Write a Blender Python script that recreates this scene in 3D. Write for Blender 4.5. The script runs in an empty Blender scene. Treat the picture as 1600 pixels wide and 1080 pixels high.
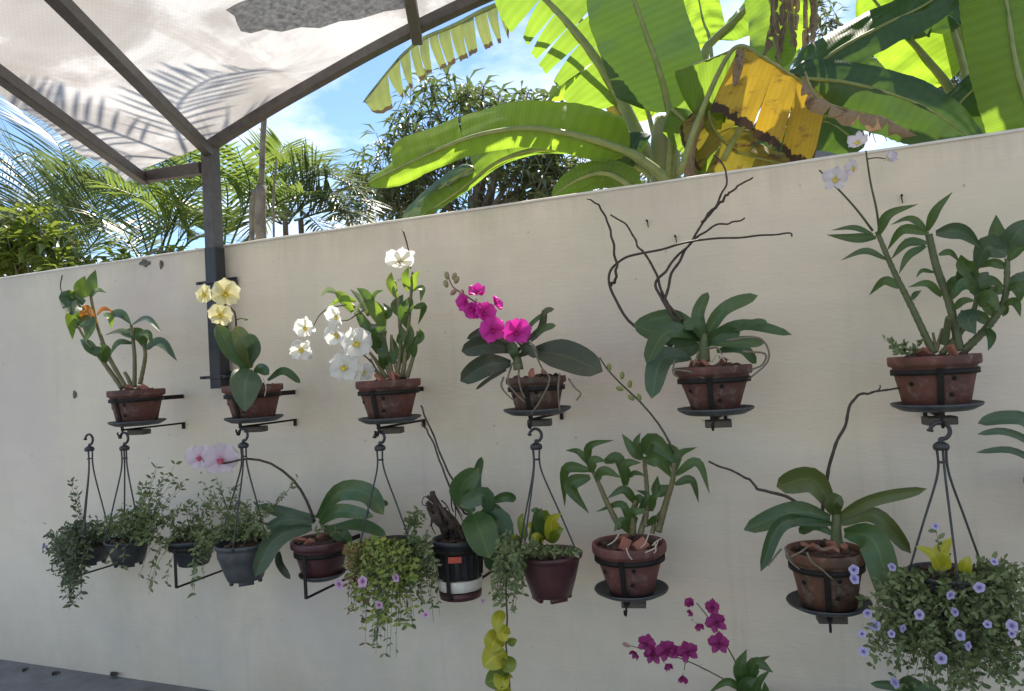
import bpy, math, random
import numpy as np
from mathutils import Vector, Matrix, noise
random.seed(7)
PI = math.pi
SC = bpy.context.scene
COL = SC.collection
RND = random.Random(11)

# ------------------------------------------------------------------ camera
F_PX, W_PX, H_PX = 1155.0, 1600.0, 1080.0
YAW, PITCH, ROLL, DIST, EYE = 0.38661837, 0.02902549, -0.05547036, 2.75147386, 1.46956631
fw = Vector((-math.sin(YAW)*math.cos(PITCH), math.cos(YAW)*math.cos(PITCH), math.sin(PITCH)))
r0 = fw.cross(Vector((0, 0, 1))).normalized(); u0 = r0.cross(fw)
RT = r0*math.cos(ROLL) + u0*math.sin(ROLL)
UP = u0*math.cos(ROLL) - r0*math.sin(ROLL)
EYEP = Vector((0, -DIST, EYE))
cd = bpy.data.cameras.new('camera'); cam = bpy.data.objects.new('camera', cd); COL.objects.link(cam)
cd.sensor_width = 36; cd.lens = F_PX/W_PX*36; cd.clip_start = 0.05; cd.clip_end = 2000
m = Matrix((RT, UP, -fw)).transposed().to_4x4(); m.translation = EYEP
cam.matrix_world = m
SC.camera = cam

# ------------------------------------------------------------------ light
SUN_EL, SUN_AZ = math.radians(56), math.radians(-8)      # azimuth from +Y (behind the wall) towards +X
sun_dir = Vector((math.sin(SUN_AZ)*math.cos(SUN_EL), math.cos(SUN_AZ)*math.cos(SUN_EL), math.sin(SUN_EL)))
sd = bpy.data.lights.new('sun', 'SUN'); sun = bpy.data.objects.new('sun', sd); COL.objects.link(sun)
sd.energy = 4.3; sd.angle = math.radians(0.6); sd.color = (1.0, 0.91, 0.78)
sun.rotation_euler = sun_dir.to_track_quat('Z', 'Y').to_euler()
sun.location = (0, 0, 12)
wd = bpy.data.worlds.new('World'); SC.world = wd; wd.use_nodes = True
wn, wl = wd.node_tree.nodes, wd.node_tree.links
bg = wn['Background']
sky = wn.new('ShaderNodeTexSky'); sky.sky_type = 'NISHITA'; sky.sun_disc = False
sky.sun_elevation = SUN_EL; sky.sun_rotation = SUN_AZ
sky.air_density = 0.9; sky.dust_density = 0.05; sky.ozone_density = 4.0
tc = wn.new('ShaderNodeTexCoord'); mp = wn.new('ShaderNodeMapping'); mp.inputs['Scale'].default_value = (1.6, 1.6, 3.6)
mp.inputs['Location'].default_value = (2.35, 1.1, 0.6)
cn = wn.new('ShaderNodeTexNoise'); cn.inputs['Scale'].default_value = 1.7; cn.inputs['Detail'].default_value = 7; cn.inputs['Roughness'].default_value = .55
cr = wn.new('ShaderNodeValToRGB'); cr.color_ramp.elements[0].position = .49; cr.color_ramp.elements[1].position = .74
cm = wn.new('ShaderNodeMixRGB'); cm.inputs[2].default_value = (9.0, 8.8, 8.5, 1)
wl.new(tc.outputs['Generated'], mp.inputs[0]); wl.new(mp.outputs[0], cn.inputs['Vector']); wl.new(cn.outputs['Fac'], cr.inputs[0])
wl.new(cr.outputs[0], cm.inputs[0]); wl.new(sky.outputs[0], cm.inputs[1]); wl.new(cm.outputs[0], bg.inputs[0])
bg.inputs[1].default_value = 0.088
SC.view_settings.view_transform = 'Standard'; SC.view_settings.look = 'None'
SC.view_settings.exposure = 1.38; SC.view_settings.gamma = 1.0
try: SC.view_settings.use_curve_mapping = False
except Exception: pass
SC.render.engine = 'CYCLES'
SC.cycles.max_bounces = 8; SC.cycles.transmission_bounces = 6; SC.cycles.transparent_max_bounces = 8

# ------------------------------------------------------------------ placing helpers
# a sight line of the survey photo meets the plane that stands d metres in front of the wall (y = -d)
K = [0.0, 0.0, 1.0]
def frame(x0=0.0, y0=0.0, s=1.0): K[:] = [x0, y0, s]
def P(x, y, d=0.0):
    px, py = K[0]+x*K[2], K[1]+y*K[2]
    r = fw + RT*((px-W_PX/2)/F_PX) - UP*((py-H_PX/2)/F_PX)
    return EYEP + r*((-d-EYEP.y)/r.y)
def size(w, p):          # metres spanned by w survey pixels at point p
    return w*K[2]*((p-EYEP).dot(fw))/F_PX
def radius(w, p):        # radius of a round body w pixels wide
    v = p-EYEP; z = v.dot(fw); th = math.atan2(v.dot(RT), z)
    return w*K[2]*z*math.cos(th)/(2*F_PX)

# ------------------------------------------------------------------ mesh helpers
class MB:
    def __init__(s): s.v = []; s.f = []; s.uv = []; s.mi = []
    def add(s, vs, fs, uvs=None, mi=0):
        o = len(s.v); s.v.extend(Vector(v) for v in vs)
        for f in fs: s.f.append(tuple(i+o for i in f)); s.mi.append(mi)
        s.uv.extend(uvs if uvs is not None else [(0, 0)]*len(vs))
    def mesh(s, name, mats, off=Vector((0, 0, 0)), smooth=True):
        me = bpy.data.meshes.new(name)
        me.from_pydata([v-off for v in s.v], [], s.f)
        for mt in (mats if isinstance(mats, (list, tuple)) else [mats]): me.materials.append(mt)
        me.polygons.foreach_set('material_index', s.mi)
        ul = me.uv_layers.new(name='UVMap')
        idx = np.empty(len(me.loops), dtype=np.int32); me.loops.foreach_get('vertex_index', idx)
        ul.data.foreach_set('uv', np.array(s.uv, dtype=np.float32)[idx].ravel())
        if smooth: me.polygons.foreach_set('use_smooth', [True]*len(me.polygons))
        me.update(); return me
    def build(s, name, mats, root=None, smooth=True, origin=None):
        off = Vector(root['_o']) if root is not None else (origin if origin is not None else Vector((0, 0, 0)))
        o = bpy.data.objects.new(name, s.mesh(name, mats, off, smooth)); COL.objects.link(o)
        if root is not None:
            o.parent = root; o['_o'] = root['_o']
        else:
            o.location = off; o['_o'] = tuple(off)
        return o
def tag(o, label=None, cat=None, group=None, kind=None):
    if label: o['label'] = label
    if cat: o['category'] = cat
    if group: o['group'] = group
    if kind: o['kind'] = kind
    return o
def thing(name, label, cat, loc, group=None):
    o = bpy.data.objects.new(name, None); COL.objects.link(o); o.location = loc; o['_o'] = tuple(loc)
    o.empty_display_size = .05
    return tag(o, label, cat, group)
def spline(pts, n):
    pts = [Vector(p) for p in pts]
    if len(pts) == 2: return [pts[0].lerp(pts[1], i/n) for i in range(n+1)]
    ex = [pts[0]*2-pts[1]] + pts + [pts[-1]*2-pts[-2]]
    seg = len(pts)-1; out = []
    for i in range(n+1):
        u = i/n*seg; k = min(int(u), seg-1); t = u-k
        a, b, c, d = ex[k:k+4]
        out.append(.5*((2*b)+(c-a)*t+(2*a-5*b+4*c-d)*t*t+(3*b-a-3*c+d)*t**3))
    return out
def tube(mb, pts, r0, r1=None, n=None, seg=7, mi=0, rf=None, raw=False, cap=True):
    r1 = r0 if r1 is None else r1
    if not raw:
        n = n or max(6, 4*(len(pts)-1)); pts = spline(pts, n)
    else: pts = [Vector(p) for p in pts]
    N = len(pts); vs = []; uv = []; fs = []
    t0 = (pts[1]-pts[0]).normalized()
    a = t0.orthogonal().normalized()
    for i, p in enumerate(pts):
        t = (pts[min(i+1, N-1)]-pts[max(i-1, 0)]).normalized()
        a = (a - t*a.dot(t))
        a = a.normalized() if a.length > 1e-6 else t.orthogonal().normalized()
        b = t.cross(a); f = i/(N-1); r = r0+(r1-r0)*f
        if rf: r *= rf(f)
        for k in range(seg):
            q = 2*PI*k/seg; vs.append(p+(a*math.cos(q)+b*math.sin(q))*r); uv.append((k/seg, f))
    for i in range(N-1):
        for k in range(seg):
            k2 = (k+1) % seg; fs.append((i*seg+k, i*seg+k2, (i+1)*seg+k2, (i+1)*seg+k))
    if cap:
        fs.append(tuple(range(seg-1, -1, -1))); fs.append(tuple((N-1)*seg+k for k in range(seg)))
    mb.add(vs, fs, uv, mi)
def bar(mb, a, b, w, h, upv=Vector((0, 0, 1)), mi=0, bev=.0015):
    a, b = Vector(a), Vector(b); t = (b-a).normalized(); s = t.cross(upv)
    s = s.normalized() if s.length > 1e-5 else t.orthogonal().normalized(); u = s.cross(t)
    e = min(bev, w*.3, h*.3); vs = []
    prof = [(-w/2+e, -h/2), (w/2-e, -h/2), (w/2, -h/2+e), (w/2, h/2-e), (w/2-e, h/2), (-w/2+e, h/2), (-w/2, h/2-e), (-w/2, -h/2+e)]
    for p in (a, b): vs += [p+s*x+u*y for x, y in prof]
    fs = [(k, (k+1) % 8, 8+(k+1) % 8, 8+k) for k in range(8)] + [tuple(range(7, -1, -1)), tuple(range(8, 16))]
    mb.add(vs, fs, None, mi)
def lathe(mb, c, prof, seg=32, mi=0, wob=0):
    vs = []; fs = []; uv = []; n = len(prof)
    for i, (r, z) in enumerate(prof):
        for k in range(seg):
            q = 2*PI*k/seg; w = 1+wob*noise.noise(Vector((math.cos(q)*1.3, math.sin(q)*1.3, z*8+c[0]*5)))
            vs.append((c[0]+r*w*math.cos(q), c[1]+r*w*math.sin(q), c[2]+z)); uv.append((k/seg, i/n))
    for i in range(n-1):
        for k in range(seg):
            k2 = (k+1) % seg; fs.append((i*seg+k, i*seg+k2, (i+1)*seg+k2, (i+1)*seg+k))
    mb.add(vs, fs, uv, mi)
def blob(mb, c, r, sx=1, sy=1, sz=1, seed=0, amp=.3, mi=0, nu=8, nv=5):
    vs = []; fs = []
    for i in range(nv+1):
        th = PI*i/nv
        for k in range(nu):
            q = 2*PI*k/nu; v = Vector((math.sin(th)*math.cos(q), math.sin(th)*math.sin(q), math.cos(th)))
            s = r*(1+amp*noise.noise(v*1.7+Vector((seed*3.1, seed, 0))))
            vs.append(Vector(c)+Vector((v.x*sx, v.y*sy, v.z*sz))*s)
    for i in range(nv):
        for k in range(nu):
            k2 = (k+1) % nu; fs.append((i*nu+k, (i+1)*nu+k, (i+1)*nu+k2, i*nu+k2))
    mb.add(vs, fs, None, mi)

# ------------------------------------------------------------------ materials
def ns(name):
    mt = bpy.data.materials.new(name); mt.use_nodes = True; nt = mt.node_tree
    return mt, nt.nodes, nt.links, nt.nodes['Principled BSDF'], nt.nodes['Material Output']
def ramp(n, l, fac, stops):
    r = n.new('ShaderNodeValToRGB'); e = r.color_ramp.elements
    while len(e) < len(stops): e.new(.5)
    for el, (p, c) in zip(e, stops): el.position = p; el.color = (*c, 1)
    l.new(fac, r.inputs[0]); return r.outputs[0]
def tex(n, l, scale, detail=4, rough=.6, coord='Object', sc=(1, 1, 1), dist=0):
    t = n.new('ShaderNodeTexCoord'); mpn = n.new('ShaderNodeMapping'); mpn.inputs['Scale'].default_value = sc
    x = n.new('ShaderNodeTexNoise'); x.inputs['Scale'].default_value = scale; x.inputs['Detail'].default_value = detail
    x.inputs['Roughness'].default_value = rough; x.inputs['Distortion'].default_value = dist
    l.new(t.outputs[coord], mpn.inputs[0]); l.new(mpn.outputs[0], x.inputs['Vector']); return x.outputs['Fac']
def mixc(n, l, fac, a, b, mode='MIX'):
    x = n.new('ShaderNodeMixRGB'); x.blend_type = mode
    for i, v in ((0, fac), (1, a), (2, b)):
        if isinstance(v, (int, float)): x.inputs[i].default_value = v
        elif isinstance(v, tuple): x.inputs[i].default_value = (*v, 1)
        else: l.new(v, x.inputs[i])
    return x.outputs[0]
def bump(n, l, h, strength, dist=.01):
    b = n.new('ShaderNodeBump'); b.inputs['Strength'].default_value = strength; b.inputs['Distance'].default_value = dist
    l.new(h, b.inputs['Height']); return b.outputs[0]
def mat_plain(name, c0, c1, scale=20, rough=.6, bs=.2, bd=.004, metal=0, spec=.5):
    mt, n, l, b, o = ns(name); f = tex(n, l, scale, 6)
    l.new(ramp(n, l, f, [(.3, c0), (.7, c1)]), b.inputs['Base Color']); b.inputs['Roughness'].default_value = rough
    b.inputs['Metallic'].default_value = metal; b.inputs['Specular IOR Level'].default_value = spec
    if bs: l.new(bump(n, l, f, bs, bd), b.inputs['Normal'])
    return mt
def mat_leaf(name, c0, c1, trans=(.2, .32, .03), tw=.3, rough=.38, vein=True, island=False, back=None, stripe=26, spec=.5):
    mt, n, l, b, o = ns(name)
    if island: rn = n.new('ShaderNodeNewGeometry').outputs['Random Per Island']
    else: rn = n.new('ShaderNodeObjectInfo').outputs['Random']
    f = tex(n, l, 14, 4)
    a = n.new('ShaderNodeMath'); a.operation = 'MULTIPLY_ADD'; a.inputs[1].default_value = .6; l.new(rn, a.inputs[0])
    a2 = n.new('ShaderNodeMath'); a2.operation = 'MULTIPLY_ADD'; a2.inputs[1].default_value = .7; a2.inputs[2].default_value = -.15; l.new(f, a2.inputs[0]); l.new(a2.outputs[0], a.inputs[2])
    col = ramp(n, l, a.outputs[0], [(.1, c0), (.9, c1)])
    nrm = None
    if vein:
        uvn = n.new('ShaderNodeUVMap'); sp = n.new('ShaderNodeSeparateXYZ'); l.new(uvn.outputs[0], sp.inputs[0])
        # pale thin midrib line down the middle of the blade and lengthwise veins
        m1 = n.new('ShaderNodeMath'); m1.operation = 'SUBTRACT'; m1.inputs[1].default_value = .5; l.new(sp.outputs[0], m1.inputs[0])
        m2 = n.new('ShaderNodeMath'); m2.operation = 'ABSOLUTE'; l.new(m1.outputs[0], m2.inputs[0])
        mr = n.new('ShaderNodeMapRange'); mr.inputs[1].default_value = .0; mr.inputs[2].default_value = .05; mr.inputs[3].default_value = .45; mr.inputs[4].default_value = 0
        l.new(m2.outputs[0], mr.inputs[0])
        col = mixc(n, l, mr.outputs[0], col, tuple(min(1, x*1.8+.01) for x in c1))
        w = n.new('ShaderNodeTexWave'); w.inputs['Scale'].default_value = stripe/6.0; w.inputs['Distortion'].default_value = .4; w.bands_direction = 'X'
        l.new(uvn.outputs[0], w.inputs['Vector'])
        nrm = bump(n, l, w.outputs['Fac'], .12, .002)
    if not island:
        sp1 = ramp(n, l, tex(n, l, 60, 3, .7), [(.66, (0, 0, 0)), (.72, (.55, .55, .55))]); col = mixc(n, l, sp1, col, tuple(x*.45 for x in c0))
        dst = ramp(n, l, tex(n, l, 7, 5, .7), [(.5, (0, 0, 0)), (.75, (.28, .28, .28))]); col = mixc(n, l, dst, col, (.20, .20, .15))
        if vein:
            a3 = n.new('ShaderNodeMath'); a3.operation = 'MULTIPLY_ADD'; a3.inputs[1].default_value = .3; l.new(tex(n, l, 25, 4), a3.inputs[0]); l.new(sp.outputs[1], a3.inputs[2])
            a4 = n.new('ShaderNodeMath'); a4.operation = 'MULTIPLY_ADD'; a4.inputs[1].default_value = .16; a4.inputs[2].default_value = -.16; l.new(rn, a4.inputs[0])
            a5 = n.new('ShaderNodeMath'); a5.operation = 'ADD'; l.new(a3.outputs[0], a5.inputs[0]); l.new(a4.outputs[0], a5.inputs[1])
            tip = n.new('ShaderNodeMapRange'); tip.inputs[1].default_value = 1.06; tip.inputs[2].default_value = 1.14; tip.inputs[3].default_value = 0; tip.inputs[4].default_value = .8; l.new(a5.outputs[0], tip.inputs[0])
            col = mixc(n, l, tip.outputs[0], col, (.20, .15, .05))
    if back:
        gm = n.new('ShaderNodeNewGeometry'); col = mixc(n, l, gm.outputs['Backfacing'], col, back)
    l.new(col, b.inputs['Base Color']); b.inputs['Roughness'].default_value = rough; b.inputs['Specular IOR Level'].default_value = spec
    if nrm: l.new(nrm, b.inputs['Normal'])
    if tw > 0:
        t = n.new('ShaderNodeBsdfTranslucent'); l.new(mixc(n, l, .35, trans, col), t.inputs[0])
        mx = n.new('ShaderNodeMixShader'); mx.inputs[0].default_value = tw
        l.new(b.outputs[0], mx.inputs[1]); l.new(t.outputs[0], mx.inputs[2]); l.new(mx.outputs[0], o.inputs[0])
    return mt
def mat_petal(name, c, edge, tw=.4, throat=None):
    mt, n, l, b, o = ns(name)
    uvn = n.new('ShaderNodeUVMap'); sp = n.new('ShaderNodeSeparateXYZ'); l.new(uvn.outputs[0], sp.inputs[0])
    stops = [(0, throat or c), (.35, c), (1, edge)]
    base = ramp(n, l, sp.outputs[1], stops)
    w = n.new('ShaderNodeTexWave'); w.inputs['Scale'].default_value = 3.2; w.inputs['Distortion'].default_value = 1.2; w.bands_direction = 'X'
    l.new(uvn.outputs[0], w.inputs['Vector'])
    col = mixc(n, l, .16, base, mixc(n, l, w.outputs['Fac'], tuple(x*.6 for x in c), edge))
    l.new(col, b.inputs['Base Color']); b.inputs['Roughness'].default_value = .55
    l.new(bump(n, l, w.outputs['Fac'], .15, .001), b.inputs['Normal'])
    t = n.new('ShaderNodeBsdfTranslucent'); l.new(col, t.inputs[0])
    mx = n.new('ShaderNodeMixShader'); mx.inputs[0].default_value = tw
    l.new(b.outputs[0], mx.inputs[1]); l.new(t.outputs[0], mx.inputs[2]); l.new(mx.outputs[0], o.inputs[0])
    return mt
def mat_banana(name, c0, c1, trans, tw=.5, rough=.35, edge=None, blotch=None):
    mt, n, l, b, o = ns(name)
    uvn = n.new('ShaderNodeUVMap'); sp = n.new('ShaderNodeSeparateXYZ'); l.new(uvn.outputs[0], sp.inputs[0])
    w = n.new('ShaderNodeTexWave'); w.inputs['Scale'].default_value = 9.0; w.bands_direction = 'Y'; w.inputs['Distortion'].default_value = .6; w.inputs['Detail'].default_value = 2
    l.new(uvn.outputs[0], w.inputs['Vector'])
    w2 = n.new('ShaderNodeTexWave'); w2.inputs['Scale'].default_value = 2.3; w2.bands_direction = 'Y'; w2.inputs['Distortion'].default_value = 1.5; w2.inputs['Detail'].default_value = 3
    l.new(uvn.outputs[0], w2.inputs['Vector'])
    f = tex(n, l, 5, 5)
    col = ramp(n, l, f, [(.3, c0), (.7, c1)])
    col = mixc(n, l, mixc(n, l, .5, w.outputs['Fac'], w2.outputs['Fac']), mixc(n, l, .8, col, (0, 0, 0), 'MIX') if False else mixc(n, l, 1.0, col, (.86, .88, .84), 'MULTIPLY'), col)
    tcol = mixc(n, l, mixc(n, l, .5, w.outputs['Fac'], w2.outputs['Fac']), tuple(x*.80 for x in trans), trans)
    if blotch:
        bl = ramp(n, l, tex(n, l, 9, 6, .7, sc=(1, 1, 2.2)), [(.56, (0, 0, 0)), (.66, (1, 1, 1))])
        col = mixc(n, l, bl, col, blotch); tcol = mixc(n, l, bl, tcol, blotch)
    if edge:
        ab = n.new('ShaderNodeMath'); ab.operation = 'ABSOLUTE'; l.new(sp.outputs[0], ab.inputs[0])
        fe = tex(n, l, 30, 5)
        ad = n.new('ShaderNodeMath'); ad.operation = 'MULTIPLY_ADD'; ad.inputs[1].default_value = .22; l.new(fe, ad.inputs[0]); l.new(ab.outputs[0], ad.inputs[2])
        er = ramp(n, l, ad.outputs[0], [(.985, (0, 0, 0)), (1.0, (1, 1, 1))])
        col = mixc(n, l, er, col, edge); tcol = mixc(n, l, er, tcol, edge)
    l.new(col, b.inputs['Base Color']); b.inputs['Roughness'].default_value = rough
    l.new(bump(n, l, w.outputs['Fac'], .10, .003), b.inputs['Normal'])
    t = n.new('ShaderNodeBsdfTranslucent'); l.new(tcol, t.inputs[0])
    mx = n.new('ShaderNodeMixShader'); mx.inputs[0].default_value = tw
    l.new(b.outputs[0], mx.inputs[1]); l.new(t.outputs[0], mx.inputs[2]); l.new(mx.outputs[0], o.inputs[0])
    return mt

def mat_wall():
    mt, n, l, b, o = ns('painted_plaster')
    big = tex(n, l, .9, 4, .6); streak = tex(n, l, 2.2, 6, .7, sc=(1.6, 1, .22)); fine = tex(n, l, 55, 6, .65, sc=(.45, 1, 1.6))
    col = ramp(n, l, big, [(.3, (.74, .635, .49)), (.7, (.815, .715, .57))])
    col = mixc(n, l, ramp(n, l, streak, [(.52, (0, 0, 0)), (.85, (.3, .3, .3))]), col, (.50, .455, .33))
    tri = tex(n, l, 9, 5, .7, sc=(.5, 1, 2.4))
    col = mixc(n, l, ramp(n, l, tri, [(.35, (.12, .12, .12)), (.65, (0, 0, 0))]), col, (.50, .47, .42))
    spk = n.new('ShaderNodeTexVoronoi'); spk.inputs['Scale'].default_value = 3.1; spk.inputs['Randomness'].default_value = 1
    t = n.new('ShaderNodeTexCoord'); l.new(t.outputs['Object'], spk.inputs['Vector'])
    col = mixc(n, l, ramp(n, l, spk.outputs['Distance'], [(.012, (.75, .75, .75)), (.028, (0, 0, 0))]), col, (.12, .10, .08))
    sp = n.new('ShaderNodeSeparateXYZ'); l.new(t.outputs['Object'], sp.inputs[0])
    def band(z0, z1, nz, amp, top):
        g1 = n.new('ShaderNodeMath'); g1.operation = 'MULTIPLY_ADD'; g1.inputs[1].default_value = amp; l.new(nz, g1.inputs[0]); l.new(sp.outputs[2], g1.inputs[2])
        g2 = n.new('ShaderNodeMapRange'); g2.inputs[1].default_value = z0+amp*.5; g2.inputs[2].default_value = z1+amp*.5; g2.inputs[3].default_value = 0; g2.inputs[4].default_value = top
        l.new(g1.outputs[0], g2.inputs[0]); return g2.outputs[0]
    # algae runs below the coping, shade at the wall foot painted in as a ragged brown band, olive and mauve blooms in the old paint
    col = mixc(n, l, band(2.02, 2.20, tex(n, l, 6, 7, .75, sc=(1.4, 1, .16)), .55, .30), col, (.30, .28, .2))
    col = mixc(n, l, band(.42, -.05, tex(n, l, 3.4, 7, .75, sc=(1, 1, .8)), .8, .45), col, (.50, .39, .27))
    col = mixc(n, l, ramp(n, l, tex(n, l, 1.3, 5, .6, sc=(1, 1, .6), dist=.6), [(.47, (0, 0, 0)), (.70, (.55, .55, .55))]), col, (.52, .50, .36))
    col = mixc(n, l, ramp(n, l, tex(n, l, 1.0, 4, .6, sc=(1.3, 2, 1), dist=.4), [(.50, (0, 0, 0)), (.72, (.55, .55, .55))]), col, (.62, .52, .50))
    st = n.new('ShaderNodeTexNoise'); st.inputs['Scale'].default_value = 5.0; st.inputs['Detail'].default_value = 8; st.inputs['Roughness'].default_value = .72
    mm = n.new('ShaderNodeMapping'); mm.inputs['Scale'].default_value = (1.5, 1, .09); l.new(t.outputs['Object'], mm.inputs[0]); l.new(mm.outputs[0], st.inputs['Vector'])
    col = mixc(n, l, ramp(n, l, st.outputs['Fac'], [(.58, (0, 0, 0)), (.76, (.26, .26, .26))]), col, (.34, .31, .22))
    spk2 = n.new('ShaderNodeTexVoronoi'); spk2.inputs['Scale'].default_value = 9; l.new(t.outputs['Object'], spk2.inputs['Vector'])
    col = mixc(n, l, ramp(n, l, spk2.outputs['Distance'], [(.025, (.55, .55, .55)), (.06, (0, 0, 0))]), col, (.30, .27, .21))
    l.new(col, b.inputs['Base Color']); b.inputs['Roughness'].default_value = .75
    hh = n.new('ShaderNodeMath'); hh.operation = 'MULTIPLY_ADD'; hh.inputs[1].default_value = .6; l.new(tri, hh.inputs[0]); l.new(fine, hh.inputs[2])
    l.new(bump(n, l, hh.outputs[0], .42, .004), b.inputs['Normal'])
    return mt
def mat_cloth():
    mt, n, l, b, o = ns('shade_cloth')
    f = tex(n, l, 1.6, 5, .6, dist=.5); f2 = tex(n, l, 5, 7, .75, sc=(.5, 1.8, 1)); f3 = tex(n, l, 2.2, 6, .65, sc=(1.4, .5, 1), dist=.8)
    col = ramp(n, l, f, [(.36, (.36, .345, .33)), (.50, (.42, .405, .395)), (.56, (.57, .565, .56)), (.7, (.62, .615, .61))])
    col = mixc(n, l, ramp(n, l, f2, [(.48, (0, 0, 0)), (.78, (.55, .55, .55))]), col, (.31, .285, .265))
    col = mixc(n, l, ramp(n, l, f3, [(.56, (0, 0, 0)), (.64, (.5, .5, .5))]), col, (.36, .33, .305))
    ck = n.new('ShaderNodeTexChecker'); ck.inputs['Scale'].default_value = 180; uvn = n.new('ShaderNodeUVMap'); l.new(uvn.outputs[0], ck.inputs[0])
    ck.inputs[1].default_value = (1, 1, 1, 1); ck.inputs[2].default_value = (.95, .95, .95, 1)
    col = mixc(n, l, 1.0, col, ck.outputs[0], 'MULTIPLY')
    l.new(col, b.inputs['Base Color']); b.inputs['Roughness'].default_value = .8
    t = n.new('ShaderNodeBsdfTranslucent'); l.new(col, t.inputs[0])
    mx = n.new('ShaderNodeMixShader'); mx.inputs[0].default_value = .5
    l.new(b.outputs[0], mx.inputs[1]); l.new(t.outputs[0], mx.inputs[2]); l.new(mx.outputs[0], o.inputs[0])
    return mt
def mat_terracotta(name, c0, c1, c2):
    mt, n, l, b, o = ns(name)
    f = tex(n, l, 9, 6, .65); g = tex(n, l, 28, 6, .7); s = tex(n, l, 6, 5, .7, sc=(1, 1, .4))
    col = ramp(n, l, f, [(.3, c0), (.7, c1)])
    oi = n.new('ShaderNodeObjectInfo'); col = mixc(n, l, 1.0, col, ramp(n, l, oi.outputs['Random'], [(0, (.78, .80, .84)), (1, (1.22, 1.12, 1.0))]), 'MULTIPLY')
    col = mixc(n, l, ramp(n, l, s, [(.47, (0, 0, 0)), (.66, (.85, .85, .85))]), col, c2)
    col = mixc(n, l, ramp(n, l, g, [(.52, (0, 0, 0)), (.72, (.6, .6, .6))]), col, (.25, .205, .165))
    l.new(col, b.inputs['Base Color']); b.inputs['Roughness'].default_value = .7
    l.new(bump(n, l, g, .25, .003), b.inputs['Normal'])
    return mt

M = {}
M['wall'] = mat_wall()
M['coping'] = mat_plain('coping_paint', (.60, .56, .48), (.72, .69, .61), 14, .8, .4, .006)
M['cloth'] = mat_cloth()
M['patch'] = mat_plain('grey_mesh', (.14, .15, .165), (.44, .45, .46), 45, .75, .4, .004)
def add_translucent(mt, c, f):
    nt = mt.node_tree; t = nt.nodes.new('ShaderNodeBsdfTranslucent'); mx = nt.nodes.new('ShaderNodeMixShader'); mx.inputs[0].default_value = f
    src = nt.nodes['Principled BSDF'].inputs['Base Color'].links[0].from_socket; nt.links.new(src, t.inputs[0])
    nt.links.new(nt.nodes['Principled BSDF'].outputs[0], mx.inputs[1]); nt.links.new(t.outputs[0], mx.inputs[2]); nt.links.new(mx.outputs[0], nt.nodes['Material Output'].inputs[0])
add_translucent(M['patch'], None, .6)
M['steel'] = mat_plain('brown_painted_steel', (.060, .052, .050), (.105, .092, .088), 25, .45, .1, .002)
M['post'] = mat_plain('dark_painted_steel', (.016, .017, .022), (.032, .033, .04), 25, .42, .1, .002)
M['iron'] = mat_plain('black_iron', (.007, .007, .007), (.024, .019, .016), 60, .6, .2, .001, spec=.25)
M['plastic'] = mat_plain('black_plastic', (.018, .02, .022), (.045, .048, .052), 22, .42, .05, .001)
M['saucer'] = mat_plain('dusty_black_plastic', (.025, .03, .034), (.085, .09, .09), 18, .5, .1, .001)
M['greypot'] = mat_plain('grey_plastic', (.05, .055, .062), (.085, .09, .095), 30, .5, .1, .001)
M['maroon'] = mat_plain('maroon_plastic', (.05, .018, .022), (.085, .03, .032), 16, .38, .06, .001)
M['terra'] = mat_terracotta('terracotta', (.10, .038, .028), (.165, .060, .042), (.05, .027, .022))
M['terra2'] = mat_terracotta('rosy_terracotta', (.115, .042, .038), (.165, .062, .055), (.075, .034, .032))
M['terra3'] = mat_terracotta('mossy_terracotta', (.085, .04, .024), (.16, .068, .038), (.04, .032, .02))
M['soil'] = mat_plain('potting_bark', (.025, .015, .01), (.10, .055, .035), 40, .9, .8, .01)
M['shard'] = mat_plain('clay_shard', (.22, .08, .055), (.36, .15, .10), 30, .8, .3, .003)
M['white'] = mat_plain('white_plastic', (.6, .57, .5), (.75, .72, .66), 30, .6, .1, .001)
M['redlabel'] = mat_plain('red_label', (.45, .06, .04), (.55, .1, .06), 30, .5, 0)
M['root'] = mat_plain('aerial_root', (.10, .085, .06), (.2, .175, .125), 50, .8, .4, .002)
M['rootlight'] = mat_plain('pale_root', (.4, .36, .28), (.55, .5, .4), 50, .8, .4, .002)
M['pad'] = mat_plain('rubber_pad', (.07, .06, .045), (.14, .12, .09), 20, .8, .3, .003)
M['hole'] = mat_plain('drain_hole_dark', (.006, .004, .004), (.012, .009, .008), 50, .9, 0)
M['cane'] = mat_plain('orchid_cane', (.10, .105, .04), (.20, .16, .075), 26, .5, .3, .002)
M['canegreen'] = mat_plain('green_orchid_cane', (.06, .085, .03), (.12, .13, .05), 20, .5, .3, .002)
M['spike'] = mat_plain('brown_flower_stalk', (.028, .019, .014), (.062, .042, .03), 30, .55, .3, .002)
M['spikegreen'] = mat_plain('green_flower_stalk', (.045, .05, .02), (.09, .095, .035), 30, .5, .2, .002)
M['wood'] = mat_plain('weathered_bark', (.022, .015, .012), (.095, .066, .048), 24, .9, .9, .012)
M['phal'] = mat_leaf('moth_orchid_leaf', (.028, .066, .020), (.062, .120, .036), (.12, .24, .03), .16, .33)
M['phalblue'] = mat_leaf('bluish_orchid_leaf', (.044, .080, .044), (.075, .122, .060), (.12, .24, .03), .16, .4)
M['phalpurple'] = mat_leaf('purplish_orchid_leaf', (.028, .045, .022), (.055, .066, .034), (.12, .07, .04), .12, .42, back=(.060, .042, .032))
M['phalolive'] = mat_leaf('olive_orchid_leaf', (.05, .075, .02), (.09, .12, .03), (.2, .26, .03), .18, .38)
M['dend'] = mat_leaf('cane_orchid_leaf', (.032, .068, .020), (.072, .128, .036), (.22, .40, .03), .22, .36)
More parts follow.
